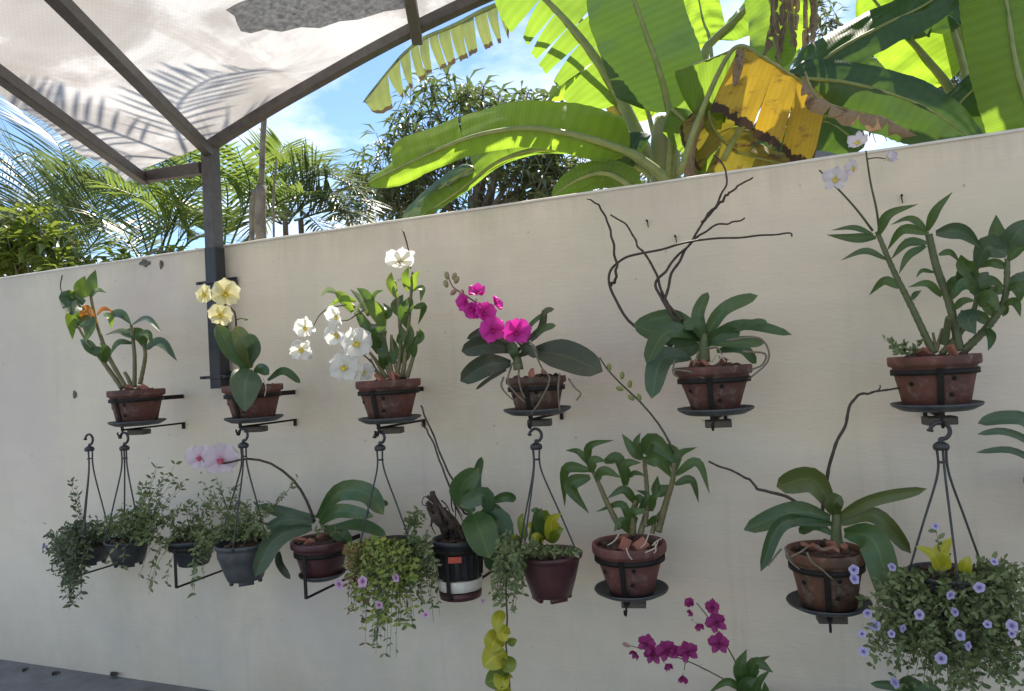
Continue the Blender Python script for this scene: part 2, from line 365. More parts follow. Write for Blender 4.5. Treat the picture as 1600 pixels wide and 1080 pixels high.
M['dendlit'] = mat_leaf('sunlit_orchid_leaf', (.06, .12, .02), (.11, .18, .03), (.42, .62, .04), .42, .35)  # lit copy of the cane orchid leaf, sunlight put into its colour
M['dendpale'] = mat_leaf('glossy_glare_orchid_leaf', (.10, .14, .08), (.2, .24, .16), (.3, .4, .1), .25, .22)  # glare put into the pale leaf colour, on a smoother surface
M['dying'] = mat_leaf('orange_dying_leaf', (.42, .14, .02), (.5, .24, .04), (.6, .22, .03), .3, .5)
M['neon'] = mat_leaf('neon_pothos_leaf', (.34, .34, .025), (.52, .50, .04), (.56, .54, .05), .35, .35)
M['lime'] = mat_leaf('lime_pothos_leaf', (.10, .16, .02), (.22, .28, .03), (.3, .4, .04), .3, .35)
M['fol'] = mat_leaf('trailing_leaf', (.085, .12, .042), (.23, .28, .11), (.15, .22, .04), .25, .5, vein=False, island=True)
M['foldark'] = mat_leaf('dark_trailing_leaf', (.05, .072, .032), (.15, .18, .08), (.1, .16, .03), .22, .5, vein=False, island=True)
M['folyellow'] = mat_leaf('yellowish_trailing_leaf', (.16, .24, .04), (.36, .42, .10), (.35, .38, .05), .3, .5, vein=False, island=True)
M['folrust'] = mat_leaf('rusty_trailing_leaf', (.12, .075, .02), (.24, .17, .05), (.3, .2, .04), .3, .5, vein=False, island=True)
M['stemthin'] = mat_plain('wiry_stem', (.05, .045, .025), (.10, .10, .05), 40, .7, 0)
M['p_yellow'] = mat_petal('yellow_petal', (.80, .73, .34), (.84, .80, .56), .35, (.72, .58, .10))
M['p_white'] = mat_petal('white_petal', (.82, .82, .76), (.86, .86, .84), .4, (.7, .68, .45))
M['p_pink'] = mat_petal('pink_petal', (.80, .66, .75), (.82, .75, .80), .35, (.70, .42, .56))
M['p_mag'] = mat_petal('magenta_petal', (.62, .012, .33), (.72, .06, .46), .35, (.42, .0, .16))
M['p_purple'] = mat_petal('purple_petal', (.26, .012, .13), (.34, .03, .18), .25, (.17, .0, .08))
M['p_lilac'] = mat_petal('white_lilac_petal', (.80, .77, .80), (.74, .64, .74), .35, (.65, .65, .4))
M['p_violet'] = mat_petal('violet_petal', (.44, .40, .66), (.54, .51, .76), .3, (.20, .15, .42))
M['p_rose'] = mat_petal('rosy_lilac_petal', (.58, .34, .52), (.68, .50, .66), .3, (.25, .08, .25))
M['lip_y'] = mat_plain('yellow_lip', (.7, .5, .03), (.8, .62, .08), 30, .5, 0)
M['lip_red'] = mat_plain('rosy_lip', (.5, .06, .12), (.6, .12, .2), 30, .5, 0)
M['lip_mag'] = mat_plain('dark_magenta_lip', (.32, 0, .12), (.45, .01, .2), 30, .5, 0)
M['lip_pur'] = mat_plain('dark_purple_lip', (.12, 0, .05), (.2, .01, .09), 30, .5, 0)
M['bud'] = mat_plain('flower_bud', (.20, .18, .07), (.32, .26, .14), 30, .5, .1, .001)
M['budpink'] = mat_plain('pinkish_flower_bud', (.28, .14, .12), (.4, .24, .2), 30, .5, .1, .001)
M['budgreen'] = mat_plain('green_flower_bud', (.16, .2, .05), (.26, .28, .09), 30, .5, .1, .001)
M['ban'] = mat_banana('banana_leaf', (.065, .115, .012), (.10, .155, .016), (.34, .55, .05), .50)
M['banlit'] = mat_banana('sunlit_banana_leaf', (.10, .16, .014), (.14, .20, .02), (.46, .72, .05), .58)  # banana leaf in sun: the light is put into a brighter colour
M['bandark'] = mat_banana('shaded_banana_leaf', (.022, .060, .024), (.038, .085, .030), (.16, .30, .035), .22)  # banana leaf in shade: the shade is put into a darker colour
M['banblue'] = mat_banana('bluish_banana_leaf', (.06, .105, .08), (.10, .15, .11), (.12, .22, .08), .15)
M['banyel'] = mat_banana('yellowed_banana_leaf', (.46, .28, .02), (.60, .42, .04), (.66, .44, .03), .32, .55, edge=(.045, .025, .012), blotch=(.30, .17, .03))
M['banold'] = mat_banana('withering_banana_leaf', (.12, .13, .02), (.28, .20, .03), (.35, .3, .03), .35, .6, edge=(.06, .035, .015), blotch=(.10, .06, .025))
M['bangrey'] = mat_banana('weathered_banana_leaf', (.10, .13, .07), (.20, .22, .12), (.28, .34, .09), .38, .3, edge=(.08, .06, .03))
M['bandead'] = mat_banana('dead_banana_leaf', (.22, .15, .10), (.40, .31, .23), (.3, .2, .12), .2, .8, blotch=(.14, .09, .06))
M['banrib'] = mat_plain('banana_midrib', (.17, .22, .06), (.28, .31, .11), 18, .45, .1, .002)
M['banstem'] = mat_plain('banana_pseudostem', (.13, .17, .05), (.26, .25, .10), 8, .5, .3, .006)
M['bananaflower'] = mat_plain('orange_bract', (.6, .18, .02), (.7, .3, .04), 20, .5, .1)
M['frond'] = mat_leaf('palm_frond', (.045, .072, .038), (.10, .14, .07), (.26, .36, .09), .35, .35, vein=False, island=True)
M['frondlit'] = mat_leaf('sunlit_palm_frond', (.05, .09, .024), (.11, .165, .045), (.38, .52, .09), .36, .35, vein=False, island=True)  # lit copy of the palm frond, sun painted into its greens
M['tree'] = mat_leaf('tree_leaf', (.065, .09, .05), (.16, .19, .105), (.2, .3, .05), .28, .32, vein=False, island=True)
M['treelit'] = mat_leaf('sunlit_tree_leaf', (.05, .085, .02), (.11, .16, .04), (.4, .5, .06), .35, .32, vein=False, island=True)  # sunlit version of the tree leaf, its glow put into the transmitted colour
M['trunk'] = mat_plain('tree_bark', (.10, .085, .07), (.24, .21, .17), 12, .9, .8, .02)
M['concrete'] = mat_plain('concrete_paving', (.16, .155, .143), (.25, .243, .23), 7, .9, .35, .005)
M['earth'] = mat_plain('garden_soil', (.10, .085, .055), (.17, .15, .09), 3, .95, .6, .03)
M['housewall'] = mat_plain('grey_render', (.13, .14, .155), (.18, .19, .21), 5, .8, .2)

# ------------------------------------------------------------------ setting
def sheet(name, x0, y0, x1, y1, z, mt, label=None, thick=None):
    mb = MB()
    if thick is None:
        mb.add([(x0, y0, z), (x1, y0, z), (x1, y1, z), (x0, y1, z)], [(0, 1, 2, 3)])
    else:
        bar(mb, (x0, (y0+y1)/2, z-thick/2), (x1, (y0+y1)/2, z-thick/2), abs(y1-y0), thick, bev=.006)
    return mb.build(name, mt, None, False)
g = sheet('ground', -600, -600, 600, 900, -.10, M['earth']); tag(g, kind='structure')
pv = MB(); bar(pv, (-14, -4, -.05), (9, -4, -.05), 8.0, .10)
tag(pv.build('pavement', M['concrete'], None, False), kind='structure')

WALL_H = 2.13
w = thing('garden_wall', 'cream painted plaster garden wall carrying the rows of orchid pots', 'wall', (0, .09, 0))
mb = MB()
nx, nz = 180, 30
vs = []; fs = []
for i in range(nx+1):
    for j in range(nz+1):
        x = -12+i*20/nx; z = -.1+j*(WALL_H-.008+.1)/nz
        vs.append((x, .0032*noise.noise(Vector((x*1.7, z*2.1, 0)))+.0016*noise.noise(Vector((x*6, z*7, 3))), z))
for i in range(nx):
    for j in range(nz):
        a = i*(nz+1)+j; fs.append((a, a+nz+1, a+nz+2, a+1))
mb.add(vs, fs)
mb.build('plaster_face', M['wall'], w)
mb = MB(); bar(mb, (-12, .095, (WALL_H-.12)/2), (8, .095, (WALL_H-.12)/2), .17, WALL_H+.06, bev=.004)
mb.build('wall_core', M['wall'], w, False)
mb = MB()
vs = []; n = 240
for i in range(n+1):
    x = -12+i*20/n; j = .0025*noise.noise(Vector((x*5, 0, 0))); k = .003*noise.noise(Vector((x*9, 4, 0)))
    for (yy, zz) in ((-.0035+k*.5, WALL_H-.010), (-.004+k*.5, WALL_H-.005+j), (-.001+k, WALL_H+j), (.188, WALL_H+.001+j), (.19, WALL_H-.022)):
        vs.append((x, yy, zz))
fs = [(i*5+q, (i+1)*5+q, (i+1)*5+q+1, i*5+q+1) for i in range(n) for q in range(4)]
mb.add(vs, fs); mb.build('coping', M['coping'], w)

# flaked paint and a nail on the wall
def nail(x, y, label):
    frame(); p = P(x, y, 0.0); mb = MB()
    tube(mb, [p+Vector((0, .004, 0)), p+Vector((0, -.016, -.002))], .0018, .0018, n=2, seg=6)
    tube(mb, [p+Vector((0, -.016, -.002)), p+Vector((0, -.0185, -.002))], .0042, .0042, n=1, seg=8)
    tube(mb, [p+Vector((0, -.006, -.001)), p+Vector((.002, -.008, -.026))], .0022, .0016, n=2, seg=5)
    tag(mb.build('wall_nail', M['iron'], None, origin=p), label, 'nail', 'nails left in the wall')
nail(1408, 306, 'rusty nail in the wall above the rightmost upper cane orchid')
nail(1012, 345, 'small nail in the wall left of the tangled bare stalks')
nail(1056, 369, 'small nail in the wall between the tangled bare stalks')

def flake(x, y, w_, h_, label):
    frame(); mb = MB(); rr = random.Random(int(x*7+y)); k = 14
    pts = []
    for i in range(k):
        q = 2*PI*i/k; r = .6+.5*rr.random(); pts.append(P(x+w_*.5*r*math.cos(q), y+h_*.5*r*math.sin(q), .0062))
    c = sum(pts, Vector())/k; c.y -= .0015
    back = [p+Vector((0, .008, 0)) for p in pts]
    mb.add([c]+pts+back, [(0, 1+(i+1) % k, 1+i) for i in range(k)]+[(1+i, 1+(i+1) % k, 1+k+(i+1) % k, 1+k+i) for i in range(k)])
    tag(mb.build('paint_flake', M['flake'], None, False, origin=c), label, 'paint flake', 'flaked paint on the wall')
M['flake'] = mat_plain('dark_flaked_paint', (.08, .075, .065), (.2, .185, .155), 40, .9, .5, .003)
flake(225, 411, 17, 13, 'dark flaked paint patch under the wall top above the leftmost orchid')
flake(251, 413, 5, 15, 'narrow dark paint chip just left of the steel post')
flake(116, 617, 6, 14, 'small dark chip in the wall left of the leftmost upper pot')
mb = MB(); frame()
tube(mb, [P(97, 430, .003), P(94, 448, .003), P(98, 462, .003), P(95, 474, .003)], .0022, .0012, seg=5)
tag(mb.build('wall_crack', M['iron'], None, origin=P(97, 430, .003)), 'thin dark crack running down from the wall top at far left', 'crack')

def ground_leaf(x, y, w_, ang, label):
    frame(); r = fw + RT*((x-W_PX/2)/F_PX) - UP*((y-H_PX/2)/F_PX); p = EYEP+r*((.004-EYEP.z)/r.z); mb = MB(); L = size(w_, p); e = Vector((math.cos(ang), math.sin(ang), 0)); f = Vector((-e.y, e.x, 0)); vs = []
    for i in range(7):
        t = i/6; h = L*.22*math.sin(PI*min(.97, max(.05, t))); q = p+e*(t-.5)*L
        vs += [q-f*h+Vector((0, 0, .012)), q+Vector((0, 0, .002+.012*t*t)), q+f*h+Vector((0, 0, .02))]
    mb.add(vs, [(i*3+j, i*3+j+1, i*3+j+4, i*3+j+3) for i in range(6) for j in range(2)])
    tag(mb.build('fallen_leaf', M['deadleaf'], None, origin=p), label, 'fallen leaf', 'fallen leaves on the paving')
M['deadleaf'] = mat_plain('dry_fallen_leaf', (.03, .022, .015), (.08, .055, .035), 30, .8, .3)
ground_leaf(88, 1056, 15, .3, 'dry curled leaf on the paving at the bottom left')
ground_leaf(178, 1058, 22, -.2, 'longest dry dark leaf on the paving near the wall foot')
ground_leaf(40, 1050, 9, .8, 'tiny dry leaf bit on the paving in the far left corner')

# ------------------------------------------------------------------ canopy
pr = -(fw + RT*((760-800)/F_PX) - UP*((672-540)/F_PX)); pr.normalize()       # purlins run from the wall back over the patio
frame()
arch_px = [(225, 271), (328, 228), (425, 168), (500, 125), (575, 83), (650, 44), (770, -12)]
arch = [P(x, y, .06) for x, y in arch_px]
dlast = (arch[-1]-arch[-2]); arch += [arch[-1]+dlast*.95+Vector((0, 0, -.025)), arch[-1]+dlast*2.2+Vector((0, 0, -.10)), arch[-1]+dlast*4+Vector((0, 0, -.28))]
CAN = thing('shade_canopy', 'arched white shade cloth canopy on a brown steel frame', 'canopy', arch[1])
LEN = 5.2
ac = [arch[0]+(arch[0]-arch[1]).normalized()*.13+Vector((0, 0, -.03))] + arch
acs = [ac[0]]+spline(arch, 64)
mb = MB(); vs = []; uv = []; nl = 60
for i, a in enumerate(acs):
    e = .02*noise.noise(Vector((i*.9, 0, 0)))
    for j in range(nl+1):
        s = -.02+e+(LEN+.1)*j/nl
        p = a+pr*s+Vector((0, 0, .030+.012*noise.noise(Vector((i*.22, s*1.3, 0)))))
        if i == 0: p += Vector((.05*noise.noise(Vector((s*4, 1, 0))), 0, .03*noise.noise(Vector((s*6, 2, 0)))))
        vs.append(p); uv.append((i/64*2.0, s/2.5))
fs = [(i*(nl+1)+j, (i+1)*(nl+1)+j, (i+1)*(nl+1)+j+1, i*(nl+1)+j+1) for i in range(len(acs)-1) for j in range(nl)]
mb.add(vs, fs, uv); mb.build('shade_cloth', M['cloth'], CAN)
def box_path(mb, pts, w_, h_):
    for a, b in zip(pts[:-1], pts[1:]):
        t = (b-a).normalized(); bar(mb, a-t*.002, b+t*.002, w_, h_, bev=.004)
mb = MB(); ar_ = spline(arch[1:], 48); vs = []
for i, p in enumerate(ar_):
    t = (ar_[min(i+1, 48)]-ar_[max(i-1, 0)]).normalized(); n_ = Vector((-t.z, 0, t.x)).normalized(); yv = Vector((0, .022, 0))
    vs += [p+n_*.021+yv, p+n_*.021-yv, p-n_*.021-yv, p-n_*.021+yv]
mb.add(vs, [(i*4+k, (i+1)*4+k, (i+1)*4+(k+1) % 4, i*4+(k+1) % 4) for i in range(48) for k in range(4)]+[(0, 1, 2, 3), (195, 194, 193, 192)])
mb.build('arch_rail', M['steel'], CAN, False)
mb = MB(); bar(mb, arch[0]+Vector((0, 0, -.02)), P(316, 263, .06), .045, .055, bev=.004); mb.build('eave_rail', M['steel'], CAN, False)
for k, a in ((0, arch[0]), (1, arch[1]), (5, arch[5]), (8, arch[8])):
    mb = MB(); off = Vector((0, 0, -.005)) if k < 2 else Vector((0, 0, .0))
    st = -.04 if k else 0
    bar(mb, a+pr*st+off-Vector((0, 0, .028)), a+pr*LEN+off-Vector((0, 0, .028)), .045, .05, bev=.004)
    mb.build('purlin', M['steel'], CAN, False)
frame()
top = arch[1]; bot = P(340, 607, .06); midp = P(332, 389, .06)
mb = MB(); bar(mb, Vector((top.x, top.y, top.z-.01)), Vector((top.x+.0, top.y, midp.z)), .062, .062, bev=.004, upv=Vector((0, 1, 0))); mb.build('post', M['steel'], CAN, False)
mb = MB(); bar(mb, Vector((top.x, top.y, midp.z+.001)), Vector((top.x, top.y, bot.z)), .066, .066, bev=.004, upv=Vector((0, 1, 0))); mb.build('post', M['post'], CAN, False)
for yy in (445, 590):
    z = P(330, yy, .03).z; mb = MB()
    bar(mb, (top.x-.085, -.018, z), (top.x+.085, -.018, z), .012, .05, bev=.002)
    for s in (-1, 1):
        tube(mb, [(top.x+s*.068, -.02, z), (top.x+s*.068, -.036, z)], .009, .009, n=1, seg=6)
    bar(mb, (top.x-.075, -.104, z), (top.x+.075, -.104, z), .008, .014, bev=.001)
    for s in (-1, 1): tube(mb, [(top.x+s*.052, -.02, z), (top.x+s*.052, -.118, z)], .005, .005, n=1, seg=6)
    mb.build('post_clamp', M['post'], CAN, False)
# grey tarpaulin piece lying on top of the cloth
frame()
def roof_z(p):                          # height of the shade sheet over a point
    base = p-pr*((p.y-arch[0].y)/pr.y)
    for a, b in zip(acs[1:-1], acs[2:]):
        if a.x <= base.x <= b.x: return a.z+(b.z-a.z)*(base.x-a.x)/(b.x-a.x)+pr.z*((p.y-arch[0].y)/pr.y)
    return None
def on_roof(x, y):
    last = None
    for q in range(1, 500):
        p = P(x, y, .06+q*.005); z = roof_z(p)
        if z is None: continue
        if p.z <= z+.030: return Vector((p.x, p.y, z+.012))
        last = p
    return last
tp = [(352, 8), (366, 18), (370, 30), (376, 42), (392, 46), (415, 39), (440, 43), (470, 37), (500, 38), (530, 28), (560, 24), (600, 12), (640, 6), (650, -14), (620, -30), (560, -34), (500, -30), (440, -24), (400, -14), (370, -2)]
pts = [on_roof(x, y) for x, y in tp]; c = sum(pts, Vector())/len(pts); n_ = len(pts)
mb = MB(); ring2 = [c.lerp(p, .5) for p in pts]
for r_ in ring2: r_.z = (roof_z(r_) or r_.z)+.008
mb.add([c]+ring2+pts, [(0, 1+i, 1+(i+1) % n_) for i in range(n_)]+[(1+i, 1+n_+i, 1+n_+(i+1) % n_, 1+(i+1) % n_) for i in range(n_)])
tag(mb.build('mesh_patch', M['patch'], None, origin=c), 'torn grey mesh patch stitched under the white shade cloth', 'patch')

# ------------------------------------------------------------------ plant builders
def prof(kind, t):
    if kind == 'phal':  return (.30+.70*min(1, t/.45)**.9)*math.sqrt(max(0, 1-max(0, (t-.5)/.5)**2.6)) if t > 0 else .3
    if kind == 'oval':  return math.sin(PI*min(1, max(0, t))**.85)**.7 if 0 < t < 1 else .05
    if kind == 'strap': return (.55+.45*min(1, t/.3))*math.sqrt(max(0, 1-max(0, (t-.62)/.38)**2.2))
    if kind == 'heart': return (math.sin(PI*t**.55)**.8) if 0 < t < 1 else .04
    return (.32+.68*math.sin(PI/2*min(1, t/.4)))*(1-max(0, (t-.35)/.65)**1.6)       # lance
def leaf(root, pts, d, w, mt, kind='lance', dt=None, roll=None, keel=.28, name='leaf', n=12, base_d=None, wk=1.0):
    rr = RND
    dt = rr.uniform(-.07, .09) if dt is None else dt
    N = len(pts); base_d = d if base_d is None else base_d
    wp = []
    for i, q in enumerate(pts):
        f = i/(N-1); arc = math.sin(f*PI)*.015
        wp.append(P(q[0], q[1], base_d+dt*f+arc))
    W_ = wk*size(w, wp[N//2])*(.6 if kind == 'lance' else .53)
    roll = rr.uniform(-.35, .35) if roll is None else roll
    c = spline(wp, n); vs = []; uv = []; nrm = (EYEP-wp[0]); nrm.z = 0; nrm = (nrm.normalized()+Vector((0, 0, .25))).normalized()
    m_ = 3; sv = None
    wav = rr.uniform(0, 9)
    for i, p in enumerate(c):
        t = (c[min(i+1, n)]-c[max(i-1, 0)]).normalized()
        s = t.cross(nrm)
        s = s.normalized() if s.length > .15 else (sv if sv else t.orthogonal().normalized())
        if sv and s.dot(sv) < 0 and s.dot(sv) < -.2: s = -s
        sv = s; b = s.cross(t).normalized()
        if b.y > 0 and b.z < 0: b = -b
        r = roll; s2 = s*math.cos(r)+b*math.sin(r); b2 = b*math.cos(r)-s*math.sin(r)
        f = i/n; hw = W_*max(prof(kind, f), .03)
        for j in range(-m_, m_+1):
            x = j/m_
            z = keel*(abs(x)**1.4)*hw+.05*hw*math.sin(f*9+wav+x*1.5)
            vs.append(p+s2*(x*hw)+b2*z); uv.append((.5+x*.5, f))
    k = 2*m_+1
    fs = [(i*k+j, i*k+j+1, (i+1)*k+j+1, (i+1)*k+j) for i in range(n) for j in range(k-1)]
    mb = MB(); mb.add(vs, fs, uv)
    return mb.build(name, mt, root)
def leaves(root, lst, d, mt, kind='lance', **kw):
    for it in lst:
        pts, w = it[0], it[1]; mm = it[2] if len(it) > 2 and it[2] is not None else mt
        ex = it[3] if len(it) > 3 else {}
        leaf(root, pts, d, w, mm, ex.get('kind', kind), **{**kw, **{a: b for a, b in ex.items() if a != 'kind'}})
def stalk(root, pts, d, w0, w1, mt, name='flower_stalk', dt=0.0, nodes=0, seg=7):
    N = len(pts); wp = [P(q[0], q[1], d+dt*i/(N-1)) for i, q in enumerate(pts)]
    r0_, r1_ = size(w0, wp[0])*.5, size(w1, wp[-1])*.5
    if name == 'bare_stalk' and nodes:      # the stalk kinks a little at each node
        q_ = spline(wp, nodes*2); wp = [q_[0]]+[p+Vector((RND.uniform(-1, 1), RND.uniform(-1, 1), RND.uniform(-1, 1)))*r0_*.75 for p in q_[1:-1]]+[q_[-1]]; N = len(wp)
    mb = MB(); rf = None
    if nodes:
        ph = RND.random()
        rf = lambda f: 1+.26*max(0, math.cos(2*PI*(f*nodes+ph)))**8-.07*math.cos(2*PI*(f*nodes+ph))
    tube(mb, wp, r0_, r1_, n=max(12, nodes*6), seg=seg, rf=rf)
    return mb.build(name, mt, root)

PET = {}
def petal_mesh(key, L, Wd, cup, ruf, mt):
    if key in PET: return PET[key]
    mb = MB(); vs = []; uv = []; n, m_ = 8, 3
    for i in range(n+1):
        t = i/n; hw = Wd*((.18+.82*math.sin(PI/2*min(1, t/.55))) if t < .55 else math.sqrt(max(.02, 1-((t-.55)/.455)**2)))*(1+.05*math.sin(t*17))
        for j in range(-m_, m_+1):
            x = j/m_
            z = cup*(t*t*.35)-cup*.5*x*x*hw+ruf*math.sin(x*5+t*6)*t*.06
            yy = t*L*(1-.10*x*x*t)
            vs.append((x*hw, yy, z)); uv.append((.5+.5*x, t))
    k = 2*m_+1
    fs = [(i*k+j, i*k+j+1, (i+1)*k+j+1, (i+1)*k+j) for i in range(n) for j in range(k-1)]
    mb.add(vs, fs, uv); PET[key] = mb.mesh('petal', mt); return PET[key]
LIP = {}
def lip_mesh(key, mt_lip, mt_col):
    if key in LIP: return LIP[key]
    mb = MB()
    blob(mb, (0, -.16, .12), .15, .8, 1.0, .8, 3, .35, 0)
    blob(mb, (-.13, -.06, .12), .09, .7, 1.1, 1, 5, .2, 0); blob(mb, (.13, -.06, .12), .09, .7, 1.1, 1, 6, .2, 0)
    blob(mb, (0, .04, .13), .075, 1, 1, 1.5, 7, .1, 1)
    tube(mb, [(0, 0, .05), (0, -.02, -.12), (0, -.12, -.3)], .03, .03, n=4, seg=5, mi=1)
    LIP[key] = mb.mesh('flower', [mt_lip, mt_col]); return LIP[key]
def flower(root, x, y, r, d, pm, lm, face=(0, -1, .1), spin=0.0, style='moth', close=0.0):
    c = P(x, y, d); R_ = size(r, c)
    vv = (EYEP-c); vv.z = 0; vv.normalize(); hx = Vector((0, 0, 1)).cross(vv)
    z = (hx*face[0]-vv*face[1]+Vector((0, 0, face[2]))).normalized(); xx = Vector((0, 0, 1)).cross(z)
    xx = xx.normalized() if xx.length > .05 else Vector((1, 0, 0)); yy = z.cross(xx)
    rot = Matrix((xx, yy, z)).transposed() @ Matrix.Rotation(spin, 3, 'Z')
    o = bpy.data.objects.new('flower', lip_mesh((pm.name, lm.name), lm, pm)); COL.objects.link(o)
    o.parent = root; o.location = c-Vector(root['_o']); o.rotation_euler = rot.to_euler(); o.scale = (R_,)*3
    R_ *= 1.16 if style == 'moth' else 1.16
    o.scale = (R_,)*3
    if style == 'moth': wide, nar, wa, na = (1.0, .70), (.98, .44), (78, -78), (0, 140, -140)
    else: wide, nar, wa, na = (.92, .46), (.95, .30), (68, -68), (0, 142, -142)
    k = pm.name+style
    mw = petal_mesh(k+'w', wide[0], wide[1], .5, 1.0, pm); mn = petal_mesh(k+'n', nar[0], nar[1], .35, .6, pm)
    for mesh, angs, dz in ((mn, na, -.01), (mw, wa, .03)):
        for a in angs:
            q = bpy.data.objects.new('petal', mesh); COL.objects.link(q); q.parent = o
            q.location = (0, 0, dz)
            a += RND.uniform(-6, 6)
            q.rotation_euler = (Matrix.Rotation(math.radians(a), 3, 'Z') @ Matrix.Rotation(close+RND.uniform(-.1, .15), 3, 'X')).to_euler()
            s = RND.uniform(.93, 1.05); q.scale = (s, s, s)
    return o
def bud(root, x, y, d, w, h, mt, ang=0.0):
    c = P(x, y, d); mb = MB(); ww = size(w, c)*.5; a = Vector((math.sin(ang), 0, math.cos(ang)))*size(h, c)*.5
    tube(mb, [c-a, c-a*.6, c, c+a*.6, c+a], ww, ww, n=8, seg=8, rf=lambda f: max(.12, math.sin(PI*min(.98, max(.02, f)))**.6))
    mb.build('flower_bud', mt, root)
def torenia(root, x, y, r, d, pm, face):
    c = P(x, y, d+RND.uniform(-.03, .03)); R_ = size(r, c)*RND.uniform(.7, 1.2); z = (Vector(face)+Vector((RND.uniform(-.5, .5), 0, RND.uniform(-.4, .5)))).normalized()
    mb = MB(); xx = z.orthogonal().normalized(); yy = z.cross(xx)
    tube(mb, [c-z*R_*1.2, c-z*R_*.5, c], R_*.16, R_*.42, n=4, seg=8, cap=False)
    for k in range(5):
        q = 2*PI*k/5+.3; u = xx*math.cos(q)+yy*math.sin(q); v = z.cross(u)
        vs = []; uv = []
        for t in (0, .35, .7, 1.0):
            hw = R_*(.25+.42*math.sin(PI*min(.97, t)**.7))
            for s in (-1, 0, 1): vs.append(c+u*(R_*.25+t*R_*.85)+v*(s*hw*(1 if t < 1 else .5))+z*(R_*.12*t*t-R_*.08*abs(s))); uv.append((.5+.5*s, t))
        mb.add(vs, [(i*3+j, i*3+j+1, i*3+j+4, i*3+j+3) for i in range(3) for j in range(2)], uv)
    mb.build('flower', pm, root)
def foliage(root, src, d, blobs, lw, mt, name='foliage', seed=1, stem=.0010, per=6, asp=2.0, dens=.55, bushy=False, stems=True, droop=.0, cap=60):
    """wiry stems grown from the pot to points of the leafy mass, small paired leaves along them"""
    rr = random.Random(seed); mb = MB(); sm = MB()
    for (cx, cy, rx, ry, n, dz) in blobs:
        for _ in range(max(2, int(n*dens))):
            q = rr.uniform(0, 2*PI); u = rr.random()**.5*rr.choice((1, 1, 1, 1.15, 1.3))
            x, y = cx+rx*u*math.cos(q), cy+ry*u*math.sin(q); dd = d+dz+rr.uniform(-.09, .09)*min(1, max(rx, ry)*K[2]/30)
            tip = P(x, y, dd)
            sx, sy = src; s0 = P(sx+rr.uniform(-.35, .35)*cap, sy+rr.uniform(-5, 5), d+rr.uniform(-.06, .06))
            near = P(x*.72+sx*.28+rr.uniform(-8, 8), sy+(y-sy)*rr.uniform(.12, .4), dd+.02) if cy > sy and not bushy else P(sx*.4+x*.6+rr.uniform(-6, 6), sy*.45+y*.55, (d+dd)/2)
            pts = spline([s0, near, tip], 12)
            i0 = rr.randint(4, 6) if cy <= sy or bushy else rr.randint(2, 6)
            if stems: tube(sm, pts[i0-3::2] if len(pts[i0-3::2]) > 2 else pts, stem, stem*.6, raw=True, seg=4, cap=False)
            for k in range(per):
                f = i0+(12-i0)*(k+rr.random())/per; a = int(min(11, f)); p = pts[a].lerp(pts[a+1], f-a)
                t = (pts[a+1]-pts[a]).normalized()
                for sgn in (-1, 1):
                    if rr.random() < .12: continue
                    sd_ = t.orthogonal().normalized() if k % 2 else t.cross(t.orthogonal()).normalized()
                    dr = sd_*sgn*.8+t*.45+Vector((rr.uniform(-.5, .5), rr.uniform(-.6, .4), rr.uniform(-.35, .35)))
                    dr.normalize(); L = size(lw, p)*rr.choice((.5, .7, .9, 1.0, 1.2, 1.5))
                    s = dr.cross(Vector((rr.uniform(-.6, .6), -1, rr.uniform(-.2, 1)))).normalized()*L/asp*.5; nn = dr.cross(s).normalized()*L*.12
                    b0 = p+dr*L*.12
                    mb.add([p, b0+dr*L*.35+s, b0+dr*L*.35-s, b0+dr*L*.4+nn, b0+dr*L*.75+s*.7, b0+dr*L*.75-s*.7, b0+dr*L],
                           [(0, 3, 1), (0, 2, 3), (3, 4, 1), (3, 2, 5), (3, 6, 4), (3, 5, 6)])
    o = mb.build(name, mt, root); tag(o, kind='stuff')
    if stems and sm.v:
        s_ = sm.build('wiry_stems', M['stemthin'], root); tag(s_, kind='stuff')
    return o
def medium(root, c, r, seed=1, shards=3, chips=34):
    mb = MB(); rr = random.Random(seed)
    lathe(mb, c, [(.001, .004), (r*.5, .006), (r*.97, -.004)], 24, wob=.02)
    for i in range(chips):
        q = rr.uniform(0, 2*PI); u = r*.88*rr.random()**.5
        blob(mb, (c[0]+u*math.cos(q), c[1]+u*math.sin(q), c[2]+rr.uniform(-.002, .012)), rr.uniform(.008, .017), 1, .8, .6, i, .5, nu=6, nv=4)
    mb.build('potting_medium', M['soil'], root)
    for i in range(shards):
        mb = MB(); q = rr.uniform(0, 2*PI); u = r*.65*rr.random()**.5; p = Vector((c[0]+u*math.cos(q), c[1]+u*math.sin(q)-r*.15, c[2]+.016))
        a = Vector((rr.uniform(-1, 1), rr.uniform(-1, 1), rr.uniform(.1, .9))).normalized(); b = a.orthogonal().normalized()
        bar(mb, p-a*r*.2, p+a*r*.22, r*rr.uniform(.22, .38), .012, upv=b, bev=.004); mb.build('clay_shard', M['shard'], root, False)
